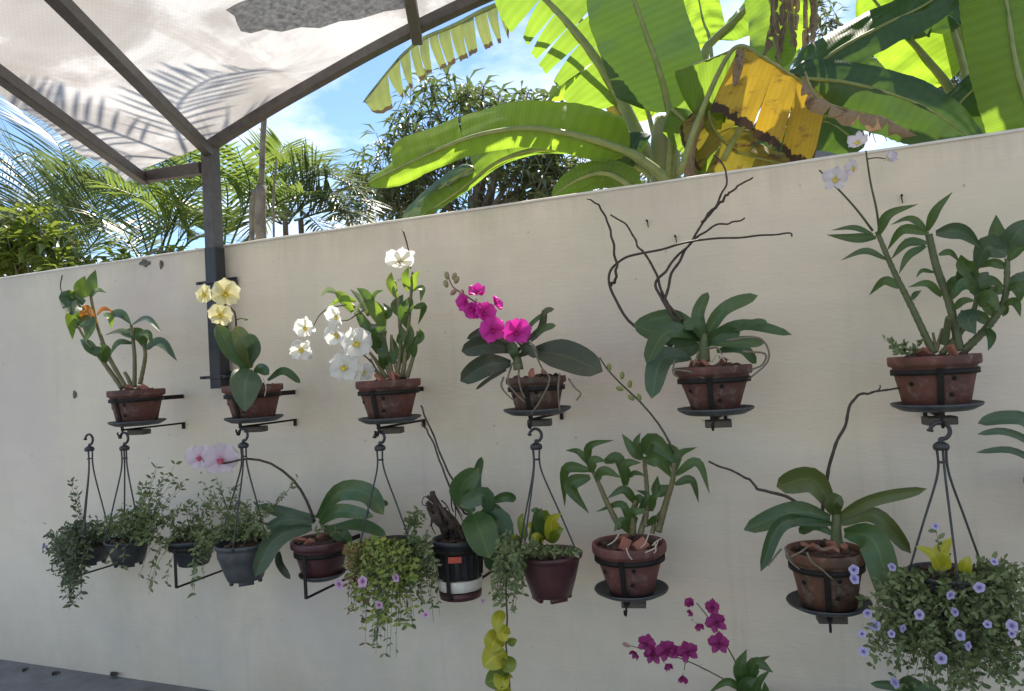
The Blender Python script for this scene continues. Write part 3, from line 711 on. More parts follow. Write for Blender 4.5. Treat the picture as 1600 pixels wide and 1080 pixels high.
def clay_pot(root, c, R_, rb, h, mt, holes=True):
    mb = MB(); rim = h*.20; th = .010
    lathe(mb, c, [(.001, -h+.004), (rb*.9, -h+.002), (rb, -h+.006), (rb+(R_*.90-rb)*.5, -h*.58), (R_*.90, -rim-.004), (R_*.905, -rim), (R_*.985, -rim+.004), (R_, -rim+.010), (R_*1.0, -.008), (R_*.99, 0),
                  (R_-th, -.001), (R_-th*1.5, -.01), (R_*.86, -rim), (R_*.8, -h*.4)], 40, wob=.012)
    mb.build('pot', mt, root)
    if holes:
        for (q, zz) in ((-PI/2+.35, -.42), (-PI/2+.30, -.72), (-PI/2-.75, -.5)):
            rr = R_*.90+(rb-R_*.90)*((-zz-.2)/.8); p = Vector((c[0]+rr*math.cos(q), c[1]+rr*math.sin(q), c[2]+zz*h)); n_ = Vector((math.cos(q), math.sin(q), -.2)).normalized()
            mb = MB(); tube(mb, [p-n_*.003, p+n_*.0022], .0072, .0066, n=1, seg=9); mb.build('drain_hole', M['hole'], root)
def saucer(c, R_, label):
    mb = MB(); lathe(mb, (0, 0, 0), [(.001, 0), (R_*.72, 0), (R_*.78, .002), (R_*.97, .014), (R_, .020), (R_*.985, .023), (R_*.95, .018), (R_*.76, .007), (R_*.7, .005), (.001, .005)], 40, wob=.01)
    o = mb.build('saucer', M['saucer'], None); o.location = c; tag(o, label, 'saucer', 'plastic saucers under the pots'); return o
def bracket(cx, d, z_ring, R_, z_low, label, arm=True, block=True):
    """steel pot ring on arms fixed to the wall, with a front strap that carries the saucer and ends in a hook"""
    root = thing('pot_bracket', label, 'bracket', (cx, 0, z_ring), 'iron pot brackets on the wall')
    mb = MB(); vs = []; seg = 36
    for k in range(seg):
        q = 2*PI*k/seg
        for (rr, zz) in ((R_, -.008), (R_+.004, -.008), (R_+.004, .008), (R_, .008)): vs.append((cx+rr*math.cos(q), -d+rr*math.sin(q), z_ring+zz))
    fs = [(k*4+j, ((k+1) % seg)*4+j, ((k+1) % seg)*4+(j+1) % 4, k*4+(j+1) % 4) for k in range(seg) for j in range(4)]
    mb.add(vs, fs); mb.build('ring', M['iron'], root)
    mb = MB(); bar(mb, (cx, -d+R_+.003, z_ring), (cx, -.001, z_ring), .010, .020); mb.build('arm', M['iron'], root, False)
    mb = MB(); yf = -d-R_-.007
    bar(mb, (cx, yf, z_ring+.011), (cx, -d-R_*.72, z_low-.004), .017, .005, upv=Vector((0, 1, 0)))
    mb.build('front_strap', M['iron'], root, False)
    mb = MB(); bar(mb, (cx, -d-R_*.72-.004, z_low-.008), (cx, -.001, z_low-.008), .014, .008)
    bar(mb, (cx, -.007, z_low-.0125), (cx, -.007, z_low-.036), .012, .012, upv=Vector((0, 1, 0)))
    mb.build('lower_arm', M['iron'], root, False)
    if block:
        mb = MB(); bar(mb, (cx-.035, -d-.005, z_low-.0245), (cx+.045, -d+.01, z_low-.0245), .055, .024, bev=.004); mb.build('pad', M['pad'], root, False)
    mb = MB(); y0 = -d-R_*.72
    tube(mb, [(cx, y0, z_low-.004), (cx, y0-.003, z_low-.025), (cx, y0-.012, z_low-.036), (cx, y0-.024, z_low-.028), (cx, y0-.026, z_low-.016)], .0042, .0038, seg=6)
    mb.build('hook', M['iron'], root)
    return Vector((cx, y0-.013, z_low-.036))
GO = 'potted orchids along the wall'; GB = 'hanging baskets along the wall'
HOOKS = {}
def orchid(key, rim, rimw, bot, botw, d, plate, mt, label, slabel, blabel, br=True, holes=True, seed=1, shards=3, arm=True, name='potted_orchid'):
    """rim/bot: centre of pot mouth and pot foot in survey pixels"""
    c = P(rim[0], rim[1], d); b = P(bot[0], bot[1], d); h = c.z-b.z; R_ = radius(rimw, c); rb = radius(botw, P(bot[0], bot[1], d))
    base = Vector((c.x, c.y, c.z-h))
    root = thing(name, label, 'orchid', base, GO)
    clay_pot(root, c, R_, rb, h, mt, holes); medium(root, (c.x, c.y, c.z-h*.07), R_*.88, seed, shards)
    if plate: saucer(Vector((c.x, c.y, base.z-.006)), radius(plate, b), slabel)
    if br: HOOKS[key] = bracket(c.x, d, c.z-h*.2-.015, R_*.915, base.z-.006-.006, blabel)
    root['_c'] = tuple(c)
    return root
def roots(root, lst, d, w, mt):
    for pts in lst: stalk(root, pts, d, w, w*.7, mt, 'aerial_root', seg=6)

D = .27
# ------------------------------------------------------------------ upper row
frame(60, 400, 1/3.6)
o = orchid('u1', (550, 752), 335, (560, 945), 230, D, 335, M['terra'], 'cane orchid with an orange dying leaf in the leftmost upper clay pot', 'saucer under the leftmost upper clay pot', 'bracket holding the leftmost upper clay pot', seed=2)
for pts in ([(470, 745), (345, 570), (280, 490), (215, 380)], [(490, 740), (385, 545), (325, 370), (295, 230)]):
    stalk(o, pts, D, 26, 15, M['cane'], 'cane', nodes=6)
for pts in ([(540, 740), (540, 560), (522, 385)], [(572, 720), (600, 570), (592, 500)], [(525, 740), (505, 690), (485, 655)]):
    stalk(o, pts, D, 24, 18, M['cane'], 'cane', nodes=5)
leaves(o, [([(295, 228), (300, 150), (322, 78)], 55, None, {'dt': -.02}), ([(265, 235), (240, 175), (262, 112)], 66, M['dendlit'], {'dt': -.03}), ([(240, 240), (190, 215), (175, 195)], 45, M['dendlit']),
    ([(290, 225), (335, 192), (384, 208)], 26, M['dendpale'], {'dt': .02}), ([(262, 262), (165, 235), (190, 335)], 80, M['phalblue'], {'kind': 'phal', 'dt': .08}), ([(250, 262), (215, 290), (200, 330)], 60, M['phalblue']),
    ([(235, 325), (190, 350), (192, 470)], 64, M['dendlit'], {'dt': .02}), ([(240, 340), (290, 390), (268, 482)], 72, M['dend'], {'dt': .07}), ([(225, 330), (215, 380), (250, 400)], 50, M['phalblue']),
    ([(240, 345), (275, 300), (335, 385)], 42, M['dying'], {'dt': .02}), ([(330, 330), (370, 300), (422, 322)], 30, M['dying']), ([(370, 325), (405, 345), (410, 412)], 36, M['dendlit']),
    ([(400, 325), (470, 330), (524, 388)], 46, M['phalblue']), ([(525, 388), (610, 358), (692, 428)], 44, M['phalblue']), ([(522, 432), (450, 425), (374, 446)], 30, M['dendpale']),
    ([(470, 430), (570, 450), (600, 526)], 70), ([(560, 436), (615, 440), (642, 498)], 40), ([(530, 492), (450, 490), (400, 562)], 34, M['phalblue']), ([(602, 520), (690, 490), (780, 590)], 58, M['phalblue']),
    ([(385, 570), (345, 540), (295, 505)], 66), ([(370, 600), (375, 530), (345, 490)], 52), ([(330, 560), (280, 500), (235, 470)], 50)], D, M['dend'], wk=1.0)
o = orchid('u2', (1205, 725), 350, (1220, 925), 232, D, 340, M['terra'], 'moth orchid with three pale yellow flowers in front of the steel post', 'saucer under the yellow flowered orchid', 'bracket holding the yellow flowered orchid by the post', seed=3)
stalk(o, [(1155, 655), (1108, 560), (1112, 400), (1100, 310), (1040, 265), (975, 250)], D, 14, 8, M['spike'], dt=.06)
stalk(o, [(1113, 360), (1140, 352), (1172, 357)], D+.04, 7, 5, M['spikegreen'])
bud(o, 1168, 356, D+.04, 16, 34, M['budgreen'], 1.5)
flower(o, 935, 215, 56, D+.08, M['p_yellow'], M['lip_y'], (-.75, -.7, .05)); flower(o, 1050, 208, 76, D+.09, M['p_yellow'], M['lip_y'], (.15, -1, -.1), .1); flower(o, 1025, 330, 60, D+.09, M['p_yellow'], M['lip_y'], (-.35, -1, -.2), -.2)
leaves(o, [([(1182, 640), (1085, 530), (1003, 385)], 100), ([(1190, 630), (1165, 510), (1108, 395)], 95, M['phalolive']), ([(1195, 610), (1215, 520), (1188, 436)], 72, M['phalblue']), ([(1192, 640), (1165, 720), (1160, 875)], 165, M['phalblue'], {'kind': 'oval', 'base_d': .36, 'dt': .11, 'roll': .1, 'keel': .12}),
    ([(1210, 650), (1160, 665), (1110, 708)], 72, None, {'dt': .1}), ([(1208, 665), (1250, 636), (1297, 668)], 60), ([(1290, 700), (1380, 650), (1475, 716)], 48)], D, M['phal'], 'phal')
roots(o, [[(1265, 690), (1280, 740), (1272, 790)], [(1150, 640), (1100, 650), (1085, 665)]], D+.1, 7, M['rootlight'])

frame(440, 360, .315)
o = orchid('u3', (528, 742), 325, (548, 945), 205, D, 315, M['terra'], 'dense leafy cane orchid with hanging white flowers in an upper clay pot', 'saucer under the white flowered cane orchid', 'bracket holding the white flowered cane orchid', seed=4)
for pts in ([(570, 730), (590, 600), (582, 400), (562, 250)], [(600, 730), (622, 550), (640, 350), (650, 205)], [(540, 730), (480, 540), (400, 420), (330, 350)], [(520, 735), (470, 650), (432, 600)], [(622, 730), (660, 600), (676, 500)],
            [(555, 735), (520, 600), (500, 480), (470, 380)], [(585, 735), (560, 640), (545, 520)], [(500, 735), (465, 690), (440, 640)]):
    stalk(o, pts, D, 24, 12, M['cane'], 'cane', nodes=7, dt=RND.uniform(-.04, .05))
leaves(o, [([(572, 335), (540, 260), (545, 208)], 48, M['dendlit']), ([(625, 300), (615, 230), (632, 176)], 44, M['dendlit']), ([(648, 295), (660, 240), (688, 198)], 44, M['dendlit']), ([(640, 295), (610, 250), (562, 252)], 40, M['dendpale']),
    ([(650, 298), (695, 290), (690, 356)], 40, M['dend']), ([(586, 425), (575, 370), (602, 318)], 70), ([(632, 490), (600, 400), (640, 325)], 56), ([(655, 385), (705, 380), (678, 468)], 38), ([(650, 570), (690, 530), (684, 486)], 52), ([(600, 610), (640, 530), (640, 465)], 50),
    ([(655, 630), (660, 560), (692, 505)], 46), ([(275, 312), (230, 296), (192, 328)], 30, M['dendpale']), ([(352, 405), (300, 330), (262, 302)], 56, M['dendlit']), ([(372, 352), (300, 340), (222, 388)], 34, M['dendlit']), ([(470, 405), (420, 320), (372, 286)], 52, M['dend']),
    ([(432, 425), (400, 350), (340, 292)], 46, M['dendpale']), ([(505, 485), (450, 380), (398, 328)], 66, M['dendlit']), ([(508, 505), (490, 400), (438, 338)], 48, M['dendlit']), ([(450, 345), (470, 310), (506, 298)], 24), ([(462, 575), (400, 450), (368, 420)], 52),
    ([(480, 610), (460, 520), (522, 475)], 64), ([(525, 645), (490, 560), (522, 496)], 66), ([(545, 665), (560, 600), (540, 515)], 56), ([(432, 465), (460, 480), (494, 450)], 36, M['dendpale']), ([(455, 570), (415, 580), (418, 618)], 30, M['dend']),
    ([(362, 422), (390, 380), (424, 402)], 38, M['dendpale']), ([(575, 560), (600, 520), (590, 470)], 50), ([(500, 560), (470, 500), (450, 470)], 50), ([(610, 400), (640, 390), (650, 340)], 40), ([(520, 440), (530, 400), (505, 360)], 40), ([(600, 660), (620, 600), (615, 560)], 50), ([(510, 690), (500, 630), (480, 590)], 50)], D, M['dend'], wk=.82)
stalk(o, [(440, 690), (440, 650), (395, 612), (345, 600)], D+.05, 10, 6, M['spike']); stalk(o, [(410, 395), (370, 420), (330, 445), (285, 450)], D+.05, 8, 5, M['spikegreen']); stalk(o, [(320, 370), (240, 385), (190, 420), (150, 490)], D+.04, 7, 5, M['spikegreen']); stalk(o, [(602, 0), (620, 60), (634, 125), (640, 190)], D, 8, 7, M['spike'])
for (x, y, r, fc, cl) in ((118, 480, 55, (-.5, -.8, -.3), .3), (100, 585, 62, (-.2, -.9, -.5), .5), (275, 425, 55, (-.8, -.6, -.2), .3), (275, 515, 60, (-.7, -.7, -.1), .3), (368, 558, 74, (.1, -1, .1), 0), (312, 675, 72, (-.2, -1, 0), 0), (405, 700, 52, (.7, -.6, -.3), .3), (590, 152, 74, (-.1, .5, .9), .2)):
    flower(o, x, y, r, D+.10, M['p_white'], M['lip_y'], fc, RND.uniform(-.3, .3), close=cl)

frame(680, 400, .2778)
o = orchid('u4', (565, 680), 340, (590, 880), 240, D, 385, M['terra3'], 'moth orchid with magenta flowers and dangling roots in an upper clay pot', 'saucer under the magenta flowered orchid', 'bracket holding the magenta flowered orchid', seed=5, shards=2)
stalk(o, [(490, 510), (400, 420), (345, 350), (270, 290), (160, 215), (100, 175), (75, 120)], D+.02, 13, 6, M['spikegreen'], dt=.06)
stalk(o, [(500, 500), (470, 470), (455, 440)], D+.05, 10, 7, M['spikegreen'])
for (x, y, r, fc, cl) in ((235, 205, 52, (-.1, -.6, .6), .4), (175, 262, 56, (-.8, -.7, -.1), .4), (222, 310, 52, (-.3, -.9, -.1), .3), (272, 318, 62, (.5, -.8, .1), .2), (335, 272, 48, (.8, -.2, .4), .6), (320, 412, 72, (.0, -1, -.05), 0), (455, 425, 74, (.2, -1, -.15), 0)):
    flower(o, x, y, r, D+.09, M['p_mag'], M['lip_mag'], fc, RND.uniform(-.3, .3), close=cl)
for (x, y, a, mm) in ((60, 157, -.3, 'bud'), (66, 110, -.1, 'bud'), (108, 115, .3, 'bud'), (121, 135, .5, 'bud'), (103, 203, .9, 'budpink'), (148, 210, .4, 'budpink')): bud(o, x, y, D+.08, 30, 46, M[mm], a)
leaves(o, [([(450, 530), (320, 420), (178, 466)], 56, None, {'dt': -.05}), ([(440, 530), (300, 500), (148, 536)], 104, None, {'dt': .05}), ([(425, 605), (290, 615), (142, 705)], 118, None, {'dt': .08}), ([(560, 535), (720, 560), (942, 650)], 170, None, {'dt': .10}), ([(470, 530), (590, 420), (618, 320), (670, 300)], 40, None, {'kind': 'strap'}),
    ([(500, 500), (600, 415), (680, 390)], 40, M['phal'], {'kind': 'strap'}), ([(505, 425), (560, 365), (640, 308)], 24, M['phal'], {'kind': 'strap'}), ([(400, 640), (310, 690), (228, 752)], 24, None, {'kind': 'strap'}), ([(455, 505), (400, 470), (345, 448)], 44, M['phal']), ([(480, 560), (530, 530), (575, 570)], 60), ([(460, 600), (440, 540), (420, 470)], 50, M['phal'])], D, M['phalpurple'], 'phal')
stalk(o, [(470, 640), (460, 570), (440, 500)], D, 60, 40, M['canegreen'], 'cane')
roots(o, [[(435, 600), (408, 700), (440, 760), (505, 825)], [(472, 610), (470, 690), (485, 760), (505, 800)], [(545, 500), (570, 560), (600, 630), (645, 690), (600, 800), (540, 890)], [(700, 660), (692, 760), (702, 880)], [(750, 690), (785, 740), (818, 775), (795, 812)], [(385, 680), (372, 730), (400, 775), (445, 815)], [(530, 480), (560, 510), (565, 560)]], D+.15, 13, M['root'])

frame(900, 240, .4073)
o = orchid('u5', (525, 815), 300, (530, 993), 180, D, 300, M['terra'], 'moth orchid with long tangled bare brown stalks in an upper clay pot', 'saucer under the orchid with tangled bare stalks', 'bracket holding the orchid with tangled bare stalks', seed=6)
leaves(o, [([(488, 700), (470, 620), (506, 532)], 50, None, {'dt': 0, 'kind': 'strap'}), ([(498, 700), (570, 600), (698, 545)], 54, None, {'kind': 'strap'}), ([(492, 690), (370, 628), (222, 655)], 56), ([(485, 710), (340, 700), (222, 655)], 78, None, {'dt': .05}), ([(475, 705), (350, 685), (270, 805)], 78, None, {'dt': .12}), ([(440, 780), (330, 790), (290, 940)], 84, M['phalblue'], {'dt': .12}),
    ([(500, 712), (640, 660), (828, 695)], 46, None, {'kind': 'strap'}), ([(600, 688), (680, 652), (733, 645)], 30, None, {'kind': 'strap'}), ([(510, 730), (640, 725), (726, 725)], 48), ([(470, 730), (440, 745), (372, 750)], 70), ([(540, 760), (630, 750), (692, 805)], 48), ([(500, 728), (560, 695), (630, 690)], 54, None, {'kind': 'strap'}), ([(495, 720), (460, 660), (410, 665)], 60)], D, M['phal'], 'phal')
stalk(o, [(490, 800), (490, 740), (492, 690)], D, 50, 36, M['canegreen'], 'cane')
for pts, dt in (([(370, 740), (215, 655), (135, 520), (143, 440), (210, 395), (330, 365), (450, 338), (600, 322), (730, 312), (815, 308), (828, 318)], .05), ([(134, 508), (155, 465), (140, 320), (92, 205), (42, 174)], .1), ([(410, 645), (335, 545), (300, 440), (240, 360), (200, 280), (132, 235)], -.04),
                ([(395, 660), (310, 525), (345, 450), (420, 365), (480, 310), (540, 275), (590, 268), (648, 247)], .02), ([(370, 620), (345, 560), (370, 460), (420, 370), (460, 310), (490, 255), (540, 195), (575, 120), (568, 50), (528, 6)], .0), ([(482, 265), (560, 180), (600, 140), (678, 92)], .02)):
    stalk(o, pts, D, 12, 6, M['spike'], 'bare_stalk', dt=dt, nodes=9)
roots(o, [[(580, 718), (690, 705), (733, 740), (735, 800), (662, 866)], [(640, 760), (725, 768), (715, 810), (675, 828)], [(375, 830), (440, 838), (500, 868)], [(380, 790), (372, 840), (395, 860)], [(470, 760), (460, 790), (450, 815)], [(500, 750), (540, 745), (560, 770)]], D+.11, 9, M['root'])
roots(o, [[(520, 800), (545, 770), (575, 800)], [(540, 805), (560, 780), (590, 790)], [(560, 770), (545, 800), (530, 810)]], D+.06, 7, M['rootlight'])

frame(1240, 200, .4444)
o = orchid('u6', (490, 800), 338, (495, 985), 240, D, 335, M['terra'], 'tall cane orchid with pale lilac flowers in the rightmost upper clay pot', 'saucer under the tall rightmost upper cane orchid', 'bracket holding the tall rightmost upper cane orchid', seed=7)
for pts, a, b in (([(492, 795), (420, 640), (350, 500), (293, 365)], 26, 16), ([(585, 785), (548, 620), (502, 490), (475, 375)], 30, 24), ([(598, 785), (690, 690), (742, 600), (752, 460)], 28, 18), ([(530, 760), (540, 700), (545, 665)], 26, 20), ([(520, 795), (600, 700), (640, 620), (640, 550)], 22, 14), ([(500, 785), (512, 745), (522, 706)], 16, 8), ([(560, 780), (580, 700), (592, 640)], 12, 8), ([(500, 790), (495, 750), (490, 720)], 12, 8)):
    stalk(o, pts, D, a, b, M['canegreen'] if b > 12 else M['cane'], 'cane', nodes=9, dt=RND.uniform(-.04, .04))
leaves(o, [([(300, 375), (335, 305), (438, 268)], 36), ([(280, 375), (210, 352), (132, 360)], 24), ([(290, 385), (210, 388), (116, 376)], 36), ([(325, 462), (250, 435), (165, 466)], 32), ([(370, 562), (320, 538), (266, 588)], 34), ([(415, 605), (430, 583), (450, 572)], 20), ([(470, 362), (500, 290), (558, 226)], 34), ([(470, 362), (410, 320), (342, 340)], 30),
    ([(475, 372), (385, 358), (328, 432)], 36), ([(470, 405), (400, 405), (342, 462)], 34), ([(465, 415), (405, 450), (370, 514)], 32), ([(500, 370), (590, 365), (662, 424)], 60, M['phalblue']), ([(495, 508), (452, 502), (430, 527)], 16), ([(520, 592), (470, 548), (402, 560)], 30), ([(510, 446), (550, 438), (584, 472)], 24),
    ([(545, 605), (575, 545), (608, 545)], 60), ([(558, 640), (600, 610), (642, 608)], 34), ([(755, 415), (718, 380), (712, 306)], 66, M['dend']), ([(755, 425), (790, 365), (850, 315)], 78, M['phalblue']), ([(752, 445), (680, 420), (636, 510)], 84, M['phalblue']), ([(755, 465), (800, 420), (860, 432)], 46), ([(750, 492), (700, 474), (656, 492)], 34),
    ([(750, 545), (810, 530), (860, 486)], 56, M['phalblue']), ([(755, 560), (790, 565), (796, 614)], 54), ([(740, 620), (780, 615), (798, 664)], 36), ([(725, 610), (742, 640), (735, 664)], 30), ([(645, 525), (600, 485), (588, 446)], 66), ([(645, 565), (600, 525), (586, 486)], 66), ([(650, 572), (600, 552), (566, 584)], 56), ([(640, 566), (690, 540), (744, 562)], 56), ([(650, 622), (690, 595), (724, 644)], 56),
    ([(640, 640), (615, 680), (640, 726)], 74, M['phalblue']), ([(640, 592), (660, 540), (684, 506)], 66), ([(680, 700), (694, 740), (684, 784)], 34), ([(700, 660), (680, 620), (660, 600)], 40), ([(690, 690), (650, 660), (600, 650)], 40), ([(740, 580), (700, 570), (670, 560)], 40)], D, M['dend'], wk=.82)
stalk(o, [(278, 362), (232, 300), (180, 240), (90, 148)], D, 9, 6, M['spikegreen'], dt=.05); stalk(o, [(300, 350), (290, 280), (270, 190), (254, 80)], D, 9, 6, M['spikegreen'], dt=.04)
for (x, y, r, fc, cl) in ((148, 178, 44, (-.1, -1, -.2), .1), (214, 140, 34, (-.8, -.6, .1), .3), (226, 52, 38, (-.2, -.9, .5), .3), (326, 108, 34, (.9, -.4, .2), .8)): flower(o, x, y, r, D+.08, M['p_lilac'], M['lip_y'], fc, RND.uniform(-.3, .3), 'spray', cl)
stalk(o, [(258, 110), (290, 105), (322, 108)], D+.05, 5, 4, M['spikegreen'])
foliage(o, (420, 800), D+.06, [(400, 768, 60, 18, 14, 0), (345, 745, 25, 8, 6, 0)], 16, M['fol'], 'fern', 21, per=8, asp=2.4)

# ------------------------------------------------------------------ hanging baskets
def basket(key, hub, hook_top, rim, rimw, bot, botw, d, mt, label, strings, style='smooth', name='hanging_basket', big=False):
    c = P(*rim, d); b = P(*bot, d); h = c.z-b.z; R_ = radius(rimw, c); rb = radius(botw, c)
    hp = P(*hub, d); ht = P(*hook_top, d)
    root = thing(name, label, 'hanging basket', (c.x, c.y, c.z-h), GB)
    mb = MB(); pr_ = [(.001, -h+.004), (rb*.9, -h+.002), (rb, -h+.005)]
    if style == 'ridged': pr_ += [(rb+(R_-rb)*.35, -h*.70), (rb+(R_-rb)*.37, -h*.68), (rb+(R_-rb)*.72, -h*.38), (rb+(R_-rb)*.78, -h*.36), (R_*.93, -h*.17)]
    else: pr_ += [(rb+(R_-rb)*.4, -h*.6), (R_*.92, -h*.16)]
    pr_ += [(R_*.93, -h*.12), (R_*1.0, -h*.10), (R_*1.02, -h*.02), (R_*1.0, 0), (R_*.95, 0), (R_*.92, -h*.1), (R_*.8, -h*.5)]
    lathe(mb, c, pr_, 40)
    for k in range(4):          # moulded feet
        q = PI/4+k*PI/2; p = Vector((c.x+rb*.78*math.cos(q), c.y+rb*.78*math.sin(q), c.z-h)); e = Vector((-math.sin(q), math.cos(q), 0))
        bar(mb, p-e*rb*.42, p+e*rb*.42, rb*.24, .022, bev=.004)
    mb.build('pot', mt, root)
    medium(root, (c.x, c.y, c.z-h*.1), R_*.9, int(hub[0]), 0, 20)
    S = K[2]; mb = MB(); rh = (ht.z-hp.z)
    r_ = .0058 if not big else .0065
    # hook: an open loop above the hub
    lo = hp+Vector((0, 0, .012)); e = Vector((1, 0, 0)); z = Vector((0, 0, 1)); hr = rh*.36
    cen = hp+z*(rh*.64)
    tube(mb, [lo, lo+z*.008]+[cen+(e*math.cos(q)+z*math.sin(q))*hr for q in (-1.0, -.3, .4, 1.1, 1.8, 2.5, 2.95)], r_, r_*.9, n=36, seg=8)
    tube(mb, [cen+(e*math.cos(2.95)+z*math.sin(2.95))*hr, cen+(e*math.cos(3.2)+z*math.sin(3.2))*hr*1.03], r_*1.5, r_*1.2, n=2, seg=8)
    mb.build('hook', M['plastic'], root)
    mb = MB(); lathe(mb, hp, [(.001, .014), (.010, .013), (.020, .006), (.022, -.002), (.019, -.010), (.001, -.011)], 18); mb.build('hub', M['plastic'], root)
    for i, q in enumerate(strings):
        e = Vector((math.cos(q), math.sin(q), 0)); a = hp+e*.012; p = c+e*R_*.99+Vector((0, 0, -.004)); l1 = a+e*.003-Vector((0, 0, (a.z-p.z)*.22))
        mb = MB(); tube(mb, [a, l1, l1.lerp(p, .5), p], .0036, .003, n=16, seg=6)
        blob(mb, p, .007, 1, 1, 1.6, i, .1); mb.build('hanger_strand', M['plastic'], root)
    a = hp-Vector((0, 0, .045)); mb = MB()
    lathe(mb, a, [(.012, .002), (.014, 0), (.012, -.002), (.010, 0), (.012, .002)], 14); mb.build('spacer', M['plastic'], root)
    return root

DB = .30
frame(50, 660, .2778)
o = basket('l0a', (323, 150), (315, 68), (330, 690), 270, (335, 780), 190, .30, M['plastic'], 'leftmost black hanging basket with a long mass of foliage spilling over its side', (2.9, .5, -1.0))
foliage(o, (330, 690), .30, [(330, 600, 150, 70, 70, 0), (200, 720, 105, 120, 110, .02), (185, 800, 90, 120, 100, .02), (225, 960, 62, 90, 60, .02), (140, 620, 70, 50, 22, 0), (215, 320, 30, 30, 3, 0), (260, 400, 60, 60, 6, 0), (220, 1040, 25, 22, 10, 0)], 25, M['foldark'], seed=31)
for (x, y) in ((66, 695), (62, 726)): torenia(o, x, y, 16, .36, M['p_violet'], (-.7, -.7, .1))
torenia(o, 70, 568, 10, .34, M['p_violet'], (-.7, -.7, .1))
o = basket('l0b', (520, 145), (515, 58), (540, 660), 262, (540, 788), 180, .36, M['plastic'], 'black hanging basket of wiry upright stems below the leftmost upper pot', (2.6, 3.9, -.1))
foliage(o, (540, 660), .36, [(560, 570, 150, 70, 90, 0), (640, 300, 30, 120, 10, -.02), (735, 340, 55, 110, 16, -.02), (820, 280, 60, 80, 8, -.02), (760, 500, 90, 80, 30, -.03), (640, 480, 80, 60, 26, 0), (480, 520, 80, 60, 22, 0), (600, 650, 90, 40, 22, .03), (500, 800, 80, 25, 8, .04)], 25, M['fol'], seed=32)
# small black pot in a low bracket
def low_bracket(d, pts, label, ring=None, back=True):
    w_ = [P(x, y, d) for x, y in pts[:2]]
    a, b = w_; root = thing('pot_bracket', label, 'bracket', (b.x, 0, b.z), 'iron pot brackets on the wall')
    if ring:
        cx, dd, zz, R_ = ring; mb = MB(); lathe(mb, (cx, -dd, zz), [(R_, -.009), (R_+.004, -.009), (R_+.004, .009), (R_, .009), (R_, -.009)], 36); mb.build('ring', M['iron'], root)
        mb = MB(); bar(mb, (cx, -dd+R_+.004, zz), (cx, -.001, zz), .010, .018); mb.build('arm', M['iron'], root, False)
        a = Vector((cx, -dd-R_-.004, zz)); b = Vector((cx, -dd-R_-.004, b.z))
    mb = MB(); bar(mb, a+Vector((0, 0, .009)), b, .016, .005, upv=Vector((0, 1, 0))); mb.build('front_strap', M['iron'], root, False)
    mb = MB(); bar(mb, b-Vector((0, .002, .0)), Vector((b.x, -.001, b.z)), .014, .006); mb.build('lower_arm', M['iron'], root, False)
    return root
def small_pot(rim, rimw, bot, botw, d, mt, label, name='potted_plant', cat='plant pot', strap=None, blabel='', seed=1, group='trailing pots in low brackets'):
    c = P(*rim, d); b = P(*bot, d); h = c.z-b.z; R_ = radius(rimw, c); rb = radius(botw, c)
    root = thing(name, label, cat, (c.x, c.y, c.z-h), group)
    mb = MB(); lathe(mb, c, [(.001, -h), (rb*.95, -h), (rb, -h+.004), (R_*.92, -h*.2), (R_*.94, -h*.14), (R_, -h*.12), (R_*1.01, 0), (R_*.96, 0), (R_*.9, -h*.15), (R_*.8, -h*.4)], 32, wob=.01); mb.build('pot', mt, root)
    medium(root, (c.x, c.y, c.z-h*.1), R_*.9, seed, 0, 20)
    if blabel: low_bracket(d, [strap[0], strap[1]], blabel, (c.x, d, c.z-h*.28, R_*.95))
    root['_c'] = tuple(c); return root
o = small_pot((905, 650), 285, (950, 800), 180, .26, M['plastic'], 'small black pot of straggling vines in a low bracket behind the pink flowers', strap=[(820, 690), (845, 886)], blabel='low bracket carrying the small black pot of straggling vines', seed=8)
foliage(o, (905, 650), .26, [(900, 600, 140, 50, 60, 0), (970, 690, 50, 80, 26, .10), (945, 850, 30, 50, 10, .10), (1015, 430, 45, 110, 12, 0), (880, 480, 60, 60, 10, 0), (760, 660, 60, 60, 12, .05), (860, 985, 60, 30, 4, .05), (720, 960, 60, 40, 4, .04), (620, 900, 40, 40, 3, .04), (660, 980, 50, 25, 3, .04)], 24, M['fol'], seed=33)
o2 = small_pot((320, 660), 200, (330, 775), 150, .16, M['plastic'], 'half hidden black pot in a low bracket behind the leftmost hanging basket', strap=[(275, 700), (280, 838)], blabel='low bracket behind the leftmost hanging basket', seed=9)
foliage(o2, (320, 660), .16, [(330, 630, 80, 40, 26, 0)], 24, M['foldark'], seed=40)

frame(240, 660, .2778)
o = basket('l2', (505, 130), (497, 38), (508, 672), 335, (528, 885), 205, .36, M['greypot'], 'ribbed grey plastic hanging basket with wiry fine leaved stems', (3.3, -1.2, .1), 'ridged')
foliage(o, (500, 660), .36, [(480, 610, 150, 50, 90, 0), (340, 400, 40, 100, 12, -.02), (440, 390, 50, 70, 12, -.02), (500, 500, 120, 70, 36, 0), (660, 430, 50, 50, 8, 0), (730, 390, 60, 30, 4, 0), (815, 320, 20, 20, 2, 0), (260, 400, 30, 100, 6, -.04), (620, 620, 60, 40, 16, .04), (360, 600, 60, 50, 20, .02)], 24, M['fol'], seed=34)
